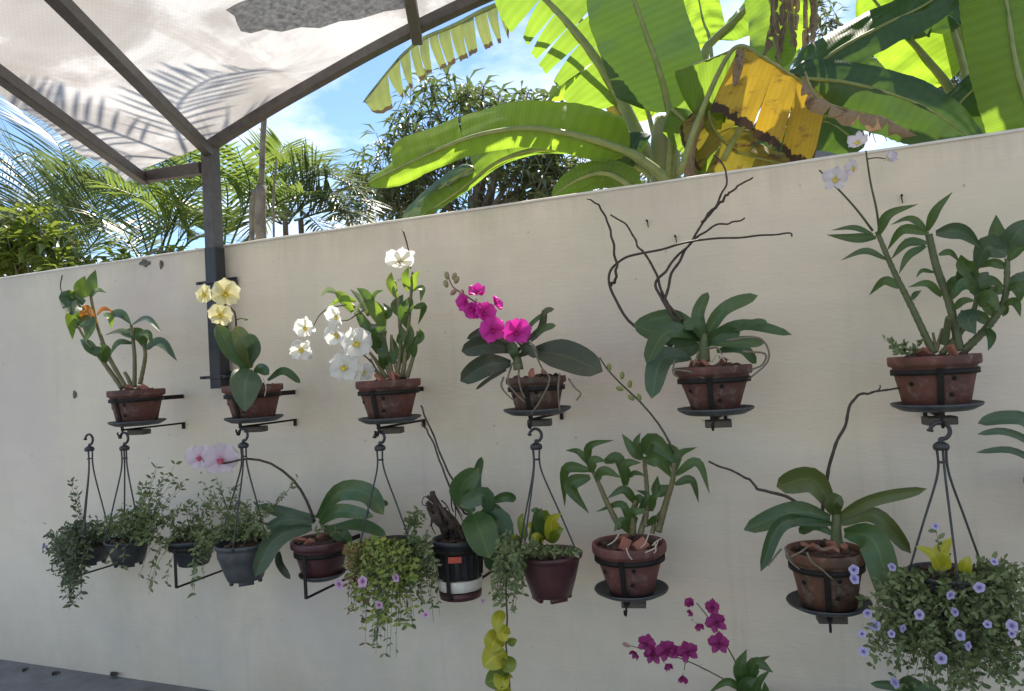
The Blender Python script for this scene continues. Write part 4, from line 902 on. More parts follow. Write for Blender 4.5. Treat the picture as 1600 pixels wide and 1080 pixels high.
# pink moth orchid
D2 = .27
o = orchid('l3', (940, 655), 345, (950, 865), 225, D2, 270, M['maroon'], 'moth orchid with two pale pink flowers on a long arching stalk in maroon pot', 'saucer under the pink flowered orchid', '', br=False, holes=False, seed=10)
c = Vector(o['_c']); low_bracket(D2, [(880, 700), (884, 938)], 'low bracket carrying the pink flowered orchid', (c.x, D2, c.z-.05, radius(300, c)))
leaves(o, [([(925, 540), (1040, 395), (1200, 400), (1292, 520)], 110, None, {'dt': .06}), ([(935, 570), (1040, 500), (1240, 530)], 76, M['phal'], {'dt': .1}), ([(915, 535), (750, 515), (590, 466)], 66, M['phalblue'], {'dt': .05}), ([(905, 560), (760, 550), (630, 592)], 62, M['phalblue'], {'dt': .1}), ([(890, 590), (690, 650), (570, 868)], 106, M['phalblue'], {'dt': .18, 'roll': .2}),
    ([(1000, 590), (1160, 580), (1308, 638)], 70, None, {'dt': .08}), ([(1200, 470), (1280, 450), (1318, 464)], 30), ([(700, 730), (712, 800), (770, 882)], 40, M['phalpurple'], {'kind': 'strap'}), ([(960, 600), (1040, 620), (1110, 690)], 80)], D2, M['phal'], 'phal')
stalk(o, [(905, 560), (860, 440), (785, 325), (660, 232), (530, 205), (430, 225), (330, 240)], D2, 18, 10, M['spike'], dt=.1)
flower(o, 258, 195, 68, .38, M['p_pink'], M['lip_red'], (-.5, -.9, .0), .1); flower(o, 375, 205, 88, .37, M['p_pink'], M['lip_red'], (.1, -1, 0), -.05)
foliage(o, (950, 640), D2+.04, [(970, 600, 70, 30, 20, 0)], 16, M['fol'], 'moss_tuft', 44)

frame(500, 640, .3795)
o = basket('l4', (247, 158), (243, 92), (285, 545), 250, (290, 700), 170, .34, M['plastic'], 'hanging basket brimming with yellow green trailing leaves and rosy lilac flowers', (3.5, 3.9, -.2))
foliage(o, (280, 545), .38, [(250, 640, 130, 90, 150, .03), (300, 690, 120, 90, 110, .05), (210, 840, 80, 90, 50, .04), (300, 860, 70, 60, 26, .03)], 23, M['folyellow'], seed=35)
foliage(o, (340, 545), .36, [(410, 620, 60, 130, 60, 0), (430, 720, 60, 80, 40, 0), (400, 480, 40, 60, 18, -.02), (330, 900, 60, 30, 12, .02), (240, 950, 50, 50, 16, .02), (300, 1015, 60, 20, 8, .02), (440, 840, 50, 40, 10, 0), (360, 600, 60, 60, 26, .02), (260, 800, 100, 80, 30, .06)], 22, M['fol'], name='green_foliage', seed=36)
foliage(o, (200, 560), .38, [(150, 620, 60, 70, 40, .03), (130, 780, 30, 70, 14, .02), (180, 920, 20, 60, 6, .02)], 22, M['folrust'], name='rusty_foliage', seed=37)
for (x, y) in ((78, 720), (175, 708), (312, 693), (243, 805), (435, 845)): torenia(o, x, y, 18, .56, M['p_rose'], (RND.uniform(-.4, .4), -1, .2))

frame(650, 640, .4073)
o = small_pot((160, 490), 195, (185, 640), 160, .27, M['plastic'], 'moth orchid on a bark chunk in a black slotted pot with a white band', 'potted_orchid', 'orchid', strap=[(140, 540), (140, 700)], blabel='low bracket carrying the slotted pot with a white band', seed=11, group=GO)
c = Vector(o['_c']); R_ = radius(195, c)
mb = MB(); zb = P(185, 655, .27).z-c.z; lathe(mb, c, [(R_*.80, zb-.028), (R_*.86, zb-.026), (R_*.90, zb+.012), (R_*.87, zb+.014), (R_*.82, zb-.01)], 36); mb.build('white_band', M['white'], o)
mb = MB(); lathe(mb, c, [(R_*.55, zb-.06), (R_*.82, zb-.058), (R_*.85, zb-.034), (R_*.6, zb-.03)], 36); mb.build('drip_tray', M['maroon'], o)
mb = MB(); bx = P(172, 553, .27).z-c.z; lathe(mb, c+Vector((0, 0, .0)), [(R_*1.0, bx), (R_*1.02, bx)], 4) if False else None
for k in range(18):
    q = 2*PI*k/18; z0, z1 = c.z-.035, c.z+zb+.022; rr0, rr1 = R_*.955, R_*.885
    mb = MB(); bar(mb, (c.x+rr0*math.cos(q), c.y+rr0*math.sin(q), z0), (c.x+rr1*math.cos(q), c.y+rr1*math.sin(q), z1), .008, .006, upv=Vector((math.cos(q), math.sin(q), 0)), bev=.001); mb.build('slat', M['iron'], o, False)
q = -1.25; mb = MB(); p = Vector((c.x+R_*1.0*math.cos(q), c.y+R_*1.0*math.sin(q), c.z+bx)); e = Vector((-math.sin(q), math.cos(q), 0)); bar(mb, p-e*.024, p+e*.024, .005, .022, bev=.001); mb.build('label_tag', M['redlabel'], o, False)
mb = MB()
rb_ = random.Random(5)
for k in range(13):
    x0, y0 = rb_.uniform(40, 85), rb_.uniform(305, 380); x1, y1 = rb_.uniform(120, 200), rb_.uniform(430, 500)
    p0, p1, p2 = P(x0, y0, rb_.uniform(.24, .32)), P((x0+x1)/2+rb_.uniform(-12, 12), (y0+y1)/2+rb_.uniform(-16, 16), rb_.uniform(.24, .33)), P(x1, y1, rb_.uniform(.24, .31))
    ph = rb_.uniform(0, 9); tube(mb, [p0, p1, p2], size(rb_.uniform(10, 22), p0)*.5, size(rb_.uniform(26, 44), p2)*.5, n=16, seg=6, rf=lambda f: .75+.5*noise.noise(Vector((f*5, ph, 0))))
mb.build('bark_chunk', M['wood'], o)
for k in range(14):
    a = (RND.uniform(40, 170), RND.uniform(320, 430)); stalk(o, [a, (a[0]+RND.uniform(-10, 30), a[1]+RND.uniform(20, 50)), (a[0]+RND.uniform(0, 50), a[1]+RND.uniform(50, 100))], .31, 7, 4, M['wood'], 'aerial_root', seg=5)
stalk(o, [(60, 370), (25, 365), (30, 335), (50, 345), (45, 370)], .3, 4, 4, M['spike'], 'aerial_root', seg=5)
leaves(o, [([(218, 395), (170, 310), (240, 226)], 84, None, {'dt': .02}), ([(238, 360), (232, 260), (252, 182)], 34, M['phal'], {'kind': 'strap'}), ([(280, 400), (260, 330), (168, 370)], 66, M['phalblue'], {'dt': .1}), ([(270, 362), (340, 335), (384, 345)], 36, M['phal']), ([(220, 400), (240, 450), (282, 570)], 120, M['phal'], {'dt': .12, 'roll': .1}),
    ([(270, 410), (310, 450), (305, 636)], 120, M['phal'], {'dt': .05}), ([(250, 400), (300, 390), (322, 442)], 56)], .30, M['phal'], 'phal')
for pts in ([(215, 400), (185, 355), (118, 222), (62, 90), (28, 2), (20, -15)], [(205, 405), (165, 370), (100, 222), (60, 110), (22, 58)]): stalk(o, pts, .28, 9, 6, M['spike'], 'bare_stalk', nodes=8)

o = basket('l6', (461, 142), (466, 74), (512, 548), 250, (492, 710), 155, .33, M['maroon'], 'maroon hanging basket with lime pothos leaves and a long neon trailing vine', (3.7, 4.1, -.15))
leaves(o, [([(502, 500), (470, 420), (482, 378)], 52, M['dend']), ([(520, 500), (520, 430), (556, 398)], 52, M['neon']), ([(490, 500), (470, 455), (425, 440)], 62, M['neon']), ([(500, 505), (530, 455), (495, 430)], 56, M['neon']), ([(510, 510), (540, 470), (566, 456)], 42, M['lime']), ([(455, 510), (450, 480), (438, 462)], 42, M['lime']), ([(455, 500), (465, 400), (440, 385)], 40, M['dend']), ([(420, 500), (402, 430), (410, 398)], 32, M['lime']), ([(400, 520), (375, 500), (350, 492)], 46, M['neon']), ([(480, 520), (460, 490), (440, 500)], 40, M['neon']), ([(500, 440), (490, 400), (515, 420)], 46, M['lime'])], .34, M['neon'], 'heart')
stalk(o, [(430, 540), (370, 560), (345, 640), (350, 800), (345, 900), (355, 1000), (362, 1090)], .42, 9, 6, M['spikegreen'], 'vine')
leaves(o, [([(330, 770), (315, 810), (310, 854)], 40), ([(350, 830), (335, 860), (345, 892)], 42), ([(325, 865), (300, 890), (285, 932)], 62), ([(345, 930), (300, 950), (258, 985)], 78), ([(350, 945), (355, 980), (335, 1005)], 44, M['lime']), ([(352, 1000), (310, 1030), (266, 1052)], 62, M['lime']), ([(345, 1005), (335, 1040), (352, 1068)], 58), ([(352, 900), (370, 890), (388, 884)], 26, M['lime']), ([(350, 1050), (330, 1080), (320, 1100)], 50)], .42, M['neon'], 'oval', dt=.05, wk=1.25)
foliage(o, (440, 530), .36, [(345, 560, 45, 90, 40, .06), (345, 700, 45, 80, 50, .07), (400, 690, 15, 40, 8, .07), (300, 740, 40, 30, 8, .07), (460, 545, 90, 25, 30, .04), (600, 535, 30, 25, 8, .02), (330, 470, 30, 50, 10, .05), (370, 780, 30, 30, 5, .07)], 21, M['fol'], seed=38)
torenia(o, 255, 735, 10, .44, M['p_rose'], (-.5, -.8, -.2))

# ------------------------------------------------------------------ lower row orchids
frame(860, 560, .3704)
o = orchid('l7', (330, 775), 316, (345, 985), 190, D, 316, M['terra2'], 'cane orchid with a long budding stalk in a rosy clay pot, lower row', 'saucer under the cane orchid with a budding stalk', 'bracket holding the cane orchid with a budding stalk', seed=12)
for pts, a, b in (([(295, 720), (240, 610), (205, 530), (165, 445)], 26, 16), ([(400, 710), (408, 570), (395, 415)], 24, 16), ([(455, 730), (490, 600), (515, 520), (522, 440)], 30, 18), ([(345, 740), (350, 640), (360, 600)], 34, 14), ([(380, 740), (405, 650), (430, 600)], 26, 14), ([(430, 740), (440, 690), (470, 640)], 20, 12)): stalk(o, pts, D, a, b, M['cane'], 'cane', nodes=7, dt=RND.uniform(-.04, .04))
leaves(o, [([(160, 455), (165, 370), (268, 345)], 36), ([(165, 452), (120, 395), (64, 388)], 28), ([(168, 472), (65, 470), (60, 626)], 46), ([(168, 500), (85, 540), (162, 654)], 62), ([(172, 482), (185, 430), (236, 434)], 42), ([(190, 512), (230, 478), (300, 505)], 50), ([(228, 435), (290, 430), (316, 566)], 54), ([(318, 536), (320, 450), (384, 440)], 50), ([(330, 500), (360, 485), (404, 496)], 26), ([(388, 425), (345, 380), (302, 318)], 50), ([(385, 415), (362, 360), (380, 314)], 34),
    ([(398, 405), (440, 355), (535, 450)], 86), ([(400, 430), (460, 430), (514, 506)], 66), ([(520, 465), (510, 395), (440, 368)], 66), ([(528, 475), (545, 405), (618, 375)], 36), ([(528, 492), (620, 440), (672, 572)], 42), ([(525, 532), (595, 515), (626, 610)], 38), ([(515, 545), (450, 560), (452, 496)], 54), ([(362, 615), (310, 555), (238, 592)], 40), ([(332, 695), (300, 615), (192, 648)], 34), ([(372, 645), (410, 580), (362, 556)], 30), ([(425, 645), (435, 590), (472, 562)], 36), ([(350, 705), (350, 650), (412, 648)], 50, M['dend']), ([(335, 735), (300, 690), (268, 732)], 46), ([(410, 705), (440, 675), (455, 665)], 30), ([(402, 615), (370, 590), (362, 635)], 34)], D, M['dend'], wk=.85)
stalk(o, [(515, 400), (505, 360), (455, 275), (380, 185), (300, 110), (240, 45), (208, -4)], D, 11, 6, M['spikegreen'], dt=.06)
for (x, y, a) in ((340, 166, -.9), (374, 165, -.2), (292, 128, -1.2), (335, 108, .1), (302, 72, .1), (248, 38, 0)): bud(o, x, y, D+.06, 20, 34, M['budgreen'], a)
roots(o, [[(430, 790), (450, 770), (470, 760)], [(400, 820), (440, 800), (455, 770)], [(440, 775), (445, 810), (436, 822)], [(320, 800), (330, 830), (345, 850)], [(415, 740), (400, 780), (380, 800)], [(290, 740), (270, 770), (240, 790)]], D+.14, 6, M['rootlight'])

frame(1090, 590, .3795)
o = orchid('l8', (525, 705), 338, (562, 940), 235, .30, 362, M['terra3'], 'moth orchid with two thin bare stalks in a large mossy clay pot, lower row', 'saucer under the large mossy clay pot', 'bracket holding the large mossy clay pot', seed=13, shards=6)
leaves(o, [([(560, 545), (470, 420), (325, 450)], 104, None, {'dt': -.02}), ([(572, 570), (560, 520), (592, 488)], 70), ([(545, 578), (400, 555), (190, 628)], 84, M['phal'], {'dt': .06}), ([(555, 602), (350, 600), (260, 798)], 56, M['phal'], {'dt': .12}), ([(582, 575), (720, 505), (944, 458)], 48, None, {'kind': 'strap'}), ([(592, 602), (730, 570), (878, 724)], 66), ([(605, 640), (730, 680), (806, 960)], 120, M['phal'], {'dt': .1}), ([(555, 645), (480, 605), (418, 640)], 46, M['phal'])], .30, M['phalolive'], 'phal')
stalk(o, [(575, 710), (570, 640), (572, 560)], .30, 52, 36, M['canegreen'], 'cane')
for pts in ([(520, 570), (330, 480), (250, 455), (200, 410), (45, 345)], [(512, 560), (530, 420), (570, 280), (622, 160), (645, 85), (690, 68), (740, 55), (832, 42)]): stalk(o, pts, .30, 15, 8, M['spike'], 'bare_stalk', nodes=8)
stalk(o, [(742, 56), (752, 40), (750, 30)], .30, 7, 4, M['spike'], 'bare_stalk')
roots(o, [[(450, 720), (470, 760), (510, 790), (555, 830)], [(345, 705), (320, 735), (290, 775)], [(490, 690), (520, 710), (560, 700)], [(380, 740), (430, 715), (460, 690)], [(360, 700), (380, 755), (420, 790)]], .44, 10, M['root'])

frame(1330, 620, .4259)
o = basket('l9', (330, 182), (325, 94), (345, 640), 300, (350, 800), 210, .36, M['plastic'], 'big bushy hanging basket covered in violet flowers at lower right', (3.4, -1.4, .15), big=True)
foliage(o, (345, 640), .38, [(380, 740, 230, 85, 130, .04), (380, 850, 260, 110, 150, .05), (580, 800, 110, 170, 80, 0), (170, 930, 120, 90, 50, .05), (380, 1000, 170, 80, 70, .05), (170, 690, 90, 50, 30, .03), (320, 530, 20, 50, 3, 0), (560, 630, 80, 40, 24, 0), (120, 800, 60, 80, 16, .06), (590, 1020, 60, 60, 24, .02), (380, 1060, 230, 50, 46, .04), (90, 740, 60, 60, 12, .05)], 22, M['fol'], seed=39, dens=.85, bushy=True)
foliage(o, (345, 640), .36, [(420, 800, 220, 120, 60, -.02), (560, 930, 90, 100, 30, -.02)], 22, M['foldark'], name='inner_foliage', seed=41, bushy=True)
for (x, y) in ((150, 625), (365, 728), (380, 790), (330, 960), (85, 840), (148, 870), (190, 850), (40, 870), (45, 935), (60, 795), (310, 475), (525, 605), (590, 840), (500, 835), (430, 915), (400, 875), (10, 635), (12, 668), (590, 870), (160, 1050), (470, 700), (250, 800)): torenia(o, x, y, 17, .53, M['p_violet'], (RND.uniform(-.7, .7), -1, RND.uniform(-.1, .5)))
leaves(o, [([(330, 640), (300, 580), (236, 548)], 46), ([(340, 640), (330, 570), (374, 516)], 60), ([(400, 680), (420, 620), (432, 584)], 52), ([(320, 640), (325, 600), (300, 560)], 46)], .40, M['neon'], 'heart')

# purple cane orchid at the bottom edge, its pot below the picture
frame(960, 900, .1875)
o = orchid('b1', (1110, 1130), 560, (1110, 1500), 360, .28, 560, M['terra'], 'cane orchid with two sprays of deep purple flowers at the bottom edge', 'saucer under the deep purple cane orchid', 'bracket holding the deep purple cane orchid', seed=14)
for pts in ([(1110, 1130), (1090, 1000), (1080, 880)], [(1160, 1130), (1170, 1020), (1190, 930)], [(1060, 1130), (1040, 1000), (1030, 850)]): stalk(o, pts, .28, 46, 34, M['canegreen'], 'cane', nodes=4)
leaves(o, [([(1080, 930), (1050, 760), (1102, 612)], 100), ([(1140, 920), (1170, 740), (1298, 664)], 60), ([(1100, 920), (1180, 730), (1322, 805)], 100), ([(1200, 1030), (1190, 900), (1300, 780)], 66), ([(1060, 950), (940, 880), (785, 975)], 60), ([(1060, 1030), (1100, 900), (1195, 850)], 100), ([(1150, 1040), (1180, 960), (1200, 870)], 100), ([(1040, 870), (1030, 820), (1035, 770)], 40), ([(1240, 1060), (1260, 960), (1250, 880)], 60)], .30, M['dend'], roll=.1)
stalk(o, [(1035, 800), (1010, 720), (940, 590), (860, 460), (770, 330), (685, 225)], .29, 13, 8, M['spikegreen'], dt=.03); stalk(o, [(1060, 920), (950, 880), (780, 790), (610, 710), (400, 640), (240, 610), (120, 578)], .30, 13, 7, M['spikegreen'], dt=.05)
stalk(o, [(620, 712), (590, 735), (580, 790)], .32, 8, 6, M['spikegreen'])
for (x, y, r, fc, cl) in ((640, 240, 62, (-.4, -.5, .7), .7), (690, 400, 62, (.5, -.5, -.8), .8), (645, 305, 40, (-.8, -.6, -.2), .5), (815, 262, 68, (.1, -.9, .4), .3), (848, 385, 90, (.1, -1, 0), 0), (870, 560, 92, (.0, -1, .1), 0), (268, 565, 82, (-.3, -.9, .2), .1), (318, 655, 80, (.1, -1, -.1), .1), (430, 620, 92, (.1, -1, .1), 0), (610, 630, 90, (.2, -1, 0), 0), (430, 735, 62, (.6, -.5, -.7), .8), (570, 830, 66, (-.1, -.5, -1), .9), (180, 640, 56, (-.5, -.7, -.5), .6), (520, 630, 60, (-.1, -1, 0), .2)):
    flower(o, x, y, r, .35, M['p_purple'], M['lip_pur'], fc, RND.uniform(-.4, .4), 'spray', cl)
bud(o, 100, 575, .36, 36, 70, M['budpink'], -1.3)
mb = MB(); p = P(740, 760, .30); tube(mb, [p-Vector((.008, 0, -.004)), p+Vector((.010, 0, -.006))], .0075, .0075, n=2, seg=8); mb.build('stalk_clip', M['white'], o)

# orchids whose pots stand just outside the picture
frame(1330, 620, .4259)
o = orchid('r1', (790, 300), 330, (790, 470), 230, .24, 330, M['terra'], 'orchid at the right edge showing only its drooping leaf tips', 'saucer of the orchid at the right edge', 'bracket of the orchid at the right edge', seed=15)
leaves(o, [([(760, 260), (660, 100), (560, 78), (464, 98)], 50, None, {'dt': .05}), ([(770, 270), (660, 170), (560, 128), (462, 138)], 26, None, {'dt': .1}), ([(770, 290), (680, 240), (580, 196), (458, 205)], 24, None, {'dt': .1}), ([(780, 280), (850, 160), (960, 180)], 60)], .26, M['phalblue'], 'strap')
o = orchid('b2', (215, 1230), 300, (215, 1400), 220, .30, 300, M['terra'], 'orchid below the violet flowered basket showing only its top leaves', 'saucer of the orchid below the violet flowered basket', 'bracket of the orchid below the violet flowered basket', seed=16)
leaves(o, [([(220, 1200), (180, 1075), (70, 1052)], 34), ([(220, 1200), (230, 1060), (160, 1090)], 60), ([(220, 1210), (260, 1100), (330, 1075)], 60)], .32, M['phal'], 'phal')

# ------------------------------------------------------------------ banana plants behind the wall
def bleaf(root, pts, d, wl_, wr_, mt, roll=0.0, fold=.35, tears=(), dt=0.0, petiole=None, ribw=9, gap=.25, seed=None, tearR=None, sdir=None, hang=.0, base=.12, wave=.02, label=None, tipp=.6):
    """a banana blade: two halves on a midrib, each half split into strips at its tears"""
    rr = random.Random(seed if seed is not None else int(pts[0][0]*13+pts[-1][1]))
    N = len(pts); wp = [P(q[0], q[1], d+(q[2] if len(q) > 2 else dt*i/(N-1))) for i, q in enumerate(pts)]
    n = 72; c = spline(wp, n); nrm = Vector((0, -1, .2)).normalized()
    WL, WR = size(wl_, wp[N//2]), size(wr_, wp[N//2])
    fr = []; sv = None
    for i in range(n+1):
        t = (c[min(i+1, n)]-c[max(i-1, 0)]).normalized(); s = t.cross(nrm)
        s = s.normalized() if s.length > .1 else sv
        sv = s; b = s.cross(t); b = b if b.dot(nrm) > 0 else -b
        if sdir:
            a_, b_ = [Vector((RT*q[0]-UP*q[1])).normalized() for q in sdir]; s = a_.lerp(b_, i/n).normalized(); b = s.cross(t).normalized(); b = b if b.dot(nrm) > 0 else -b
        fr.append((t, s*math.cos(roll)+b*math.sin(roll), b*math.cos(roll)-s*math.sin(roll)))
    def width(t): return min(1, (t/base)**.6 if t > 0 else .02)*math.sqrt(max(0.0, 1-max(0, (t-tipp)/(1-tipp))**2))
    mb = MB()
    for sgn, W_, trs in ((1, WR, tearR if tearR is not None else tears), (-1, WL, tears)):
        if W_ <= 0: continue
        cuts = [0.0]+sorted(trs)+[1.0]
        for a, bb in zip(cuts[:-1], cuts[1:]):
            kk = max(3, int((bb-a)*56)); m_ = 8; ang = fold+rr.uniform(-.18, .18)*(1 if trs else .2); g_ = gap*rr.uniform(.3, 1.2) if trs else 0
            off = len(mb.v); vs = []; uv = []; ph = rr.uniform(0, 6)
            ragged = [1+rr.uniform(-.03, .02)*(1 if trs else .5)*(1.1 if mt in (M['banyel'], M['bandead'], M['banold']) else 1) for _ in range(kk+1)]
            for i in range(kk+1):
                t0 = a+(bb-a)*i/kk
                for j in range(m_+1):
                    x = j/m_; mid = (a+bb)/2; t = mid+(t0-mid)*(1-g_*x**1.5*min(1, .10/(bb-a)*1.2))
                    u = min(n-1e-4, max(0, t*n)); k = int(u); f = u-k
                    p = c[k].lerp(c[k+1], f); s = fr[k][1].lerp(fr[k+1][1], f); nb = fr[k][2].lerp(fr[k+1][2], f)
                    hw = W_*width(t0)*ragged[i]; an = ang*(.4+.9*x)
                    q = p+s*(sgn*hw*x*math.cos(an))-nb*(hw*x*math.sin(an))+Vector((0, 0, -hang*x*x*W_))
                    q += nb*(wave*W_*5*math.sin(t0*26+ph)*x*x*.35)
                    q += nb*(.012*noise.noise(Vector((t0*9, x*3, ph))))
                    vs.append(q); uv.append((sgn*x, t0*3.0*(len(c) and 1)))
            fs = [(i*(m_+1)+j, i*(m_+1)+j+1, (i+1)*(m_+1)+j+1, (i+1)*(m_+1)+j) for i in range(kk) for j in range(m_)]
            mb.add(vs, fs, uv)
    o = mb.build('leaf', mt, root)
    if label: tag(o, label)
    rb = MB(); path = ([P(q[0], q[1], d+(q[2] if len(q) > 2 else 0)) for q in petiole] if petiole else []) + wp
    r_ = size(ribw, wp[0])*.5
    tube(rb, path, r_*(1.5 if petiole else 1), r_*.25, n=40, seg=8); rm = rb.build('midrib', M['banrib'], o)
    return o
def pseudostem(root, pts, d, w0, w1, mt=None):
    wp = [P(x, y, d) for x, y in pts]; mb = MB(); tube(mb, wp, size(w0, wp[0])*.5, size(w1, wp[-1])*.5, n=20, seg=14)
    for k in range(3):
        e = Vector((math.cos(k*2.1), math.sin(k*2.1), 0))*size(w0, wp[0])*.18
        tube(mb, [p+e for p in wp], size(w0, wp[0])*.36, size(w1, wp[-1])*.3, n=16, seg=10)
    mb.build('trunk', mt or M['banstem'], root)

frame()
GBN = 'banana plants behind the wall'
b0 = P(1040, 330, -1.0); bA = thing('banana_plant', 'banana plant with a broad bright leaf arching left over the wall', 'banana plant', (b0.x, b0.y, -.1), GBN)
bd = MB(); tube(bd, [(b0.x, b0.y, -.1), (b0.x, b0.y, 1.2), P(1040, 270, -1.0), P(1042, 185, -1.0)], .11, .06, n=14, seg=14); bd.build('trunk', M['banstem'], bA)
bleaf(bA, [(985, 240), (930, 220), (870, 206), (815, 201), (745, 212), (680, 236), (625, 262), (572, 288)], -.75, 30, 72, M['banlit'], roll=-.25, fold=.25, tears=(.30,), tearR=(.62, .88), petiole=[(1045, 285), (1020, 262)], ribw=11, dt=.35, seed=3, gap=.12, base=.08, tipp=.8)
bleaf(bA, [(1000, 262), (930, 240), (850, 232), (780, 252), (715, 300), (655, 340)], -1.0, 8, 48, M['ban'], roll=.2, fold=.3, tears=(), tearR=(.55, .7, .82), petiole=[(1045, 300)], dt=.2, seed=4, gap=.4, tipp=.75)
bleaf(bA, [(740, 262), (700, 285), (660, 318), (628, 345)], -.85, 16, 16, M['banblue'], roll=.5, fold=.4, seed=5, ribw=4)
bleaf(bA, [(1000, 300), (950, 272), (905, 280), (862, 308)], -.7, 26, 26, M['ban'], roll=.4, fold=.4, petiole=[(1040, 310)], seed=6)
bleaf(bA, [(975, 165), (940, 105), (895, 45), (840, -12), (770, -70)], -1.1, 78, 62, M['ban'], roll=.1, fold=.3, tears=(.3, .42, .52, .62, .72), tearR=(.35, .5, .7), petiole=[(1040, 300), (1010, 240)], ribw=17, dt=.3, seed=7, gap=.5)
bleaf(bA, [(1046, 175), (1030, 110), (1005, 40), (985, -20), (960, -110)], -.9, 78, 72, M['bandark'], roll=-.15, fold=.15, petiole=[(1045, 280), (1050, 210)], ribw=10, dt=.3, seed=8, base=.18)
bleaf(bA, [(1015, 185), (1000, 140), (975, 95), (940, 55)], -1.5, 40, 44, M['banlit'], roll=.3, fold=.3, petiole=[(1030, 250)], seed=9, ribw=6)
bleaf(bA, [(965, 100), (930, 108), (895, 120), (858, 158)], -1.6, 22, 48, M['banlit'], roll=-.1, fold=.5, tears=(.5,), tearR=(.35, .5, .62, .74, .85), seed=10, ribw=5, gap=.5)
bleaf(bA, [(975, 190), (960, 165), (945, 140), (938, 118)], -1.4, 22, 22, M['banyel'], roll=.5, seed=11, ribw=4)
bleaf(bA, [(1050, 170), (1075, 195), (1095, 225), (1090, 270)], -.8, 42, 36, M['ban'], roll=.3, fold=.5, seed=12, ribw=7)
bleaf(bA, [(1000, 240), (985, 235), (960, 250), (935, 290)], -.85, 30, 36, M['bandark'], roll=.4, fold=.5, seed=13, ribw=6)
# old drooping torn leaf reaching under the canopy
bleaf(bA, [(800, 0), (760, 14), (710, 40), (660, 62), (620, 96), (568, 160)], -1.25, 10, 48, M['bangrey'], roll=.1, fold=.4, sdir=((.12, 1), (.1, 1)), tears=(), tearR=(.12, .2, .28, .36, .43, .5, .56, .63, .7, .78, .86), petiole=[(1000, 160), (905, 30), (850, -10)], ribw=7, seed=14, gap=.75, hang=.1, tipp=.8)
mb = MB()
for (x, y, r) in ((945, 246, 9), (938, 254, 7), (952, 240, 6)): p = P(x, y, -.8); blob(mb, p, size(r, p), 1, .7, 1.3, x, .4)
mb.build('dried_bract', M['bananaflower'], bA)

b0 = P(1130, 320, -.9); bB = thing('banana_plant', 'banana plant with a torn yellow leaf hanging over the wall', 'banana plant', (b0.x, b0.y, -.1), GBN)
bd = MB(); tube(bd, [(b0.x, b0.y, -.1), (b0.x, b0.y, 1.3), P(1085, 270, -.9), P(1110, 150, -.9)], .10, .03, n=14, seg=14); bd.build('trunk', M['banstem'], bB)
bleaf(bB, [(1156, 72), (1190, 88), (1225, 110), (1262, 134), (1290, 160)], -.55, 6, 102, M['banyel'], roll=.1, fold=.25, tears=(), tearR=(.42, .66), petiole=[(1062, 272), (1090, 190), (1130, 100)], ribw=7, seed=21, gap=.10, hang=.1, base=.02, label='torn yellow leaf with brown edges', tipp=.93, sdir=((-.50, .80), (-.18, 1)))
bleaf(bB, [(1160, 71), (1120, 88), (1055, 112)], -.66, 0, 100, M['ban'], roll=.1, fold=.25, seed=22, ribw=4, hang=.1, base=.02, sdir=((-.3, 1), (.25, 1)), tipp=.5)
bleaf(bB, [(1258, 112), (1275, 150), (1320, 170), (1380, 185), (1432, 212)], -.42, 22, 22, M['bandead'], roll=.4, fold=.9, tears=(.3, .55, .7), tearR=(.2, .4, .6, .8), seed=23, ribw=3, gap=.7, wave=.12, label='crumpled dead brown leaf')
bleaf(bB, [(1158, 74), (1155, 95), (1148, 135)], -.50, 8, 8, M['bandead'], roll=.2, seed=24, ribw=2, wave=.1)
bleaf(bB, [(1105, 150), (1115, 200), (1160, 240), (1260, 262)], -.72, 70, 50, M['banold'], roll=.1, fold=.3, tears=(.4, .7), tearR=(.5,), seed=25, ribw=6, hang=.3, gap=.4, label='withering brownish leaf')
bleaf(bB, [(1100, 175), (1085, 215), (1080, 250), (1088, 285)], -.66, 14, 20, M['bandead'], roll=.3, fold=.8, seed=26, ribw=4, wave=.1)
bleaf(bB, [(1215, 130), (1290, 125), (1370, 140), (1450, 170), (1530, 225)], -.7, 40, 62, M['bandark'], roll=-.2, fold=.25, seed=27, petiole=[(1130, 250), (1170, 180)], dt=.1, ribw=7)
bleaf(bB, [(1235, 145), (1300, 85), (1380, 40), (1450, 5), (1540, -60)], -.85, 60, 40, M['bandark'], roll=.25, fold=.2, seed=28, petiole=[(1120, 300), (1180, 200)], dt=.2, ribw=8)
bleaf(bB, [(1200, 60), (1225, 30), (1230, -30)], -1.7, 40, 46, M['banlit'], seed=29, petiole=[(1130, 200)], ribw=6)
bleaf(bB, [(1110, 70), (1098, 30), (1085, -40)], -1.9, 34, 34, M['banlit'], seed=30, petiole=[(1120, 200)], ribw=5)
bleaf(bB, [(1118, 60), (1150, 30), (1180, -5), (1240, -90)], -1.5, 14, 34, M['ban'], seed=31, petiole=[(1090, 200), (1100, 90)], ribw=12, base=.3)
bleaf(bB, [(1215, 110), (1210, 60), (1205, 0), (1180, -60)], -1.2, 52, 30, M['ban'], roll=.3, seed=32, petiole=[(1160, 210)], ribw=6)
for i in range(9):
    x = 1200+i*9+RND.uniform(-6, 6)
    bleaf(bB, [(x, RND.uniform(-50, -10)), (x+RND.uniform(-8, 8), 30), (x+RND.uniform(-14, 10), RND.uniform(70, 110))], -1.05+RND.uniform(-.15, .1), 9, 9, M['bandead'], roll=RND.uniform(-.6, .6), fold=.9, tears=(.4, .7), tearR=(.3, .6), seed=40+i, ribw=2, wave=.15, gap=1.0)
b0 = P(1500, 220, -1.3); bC = thing('banana_plant', 'banana plant with pale leaf stalks at the right end of the wall', 'banana plant', (b0.x, b0.y, -.1), GBN)
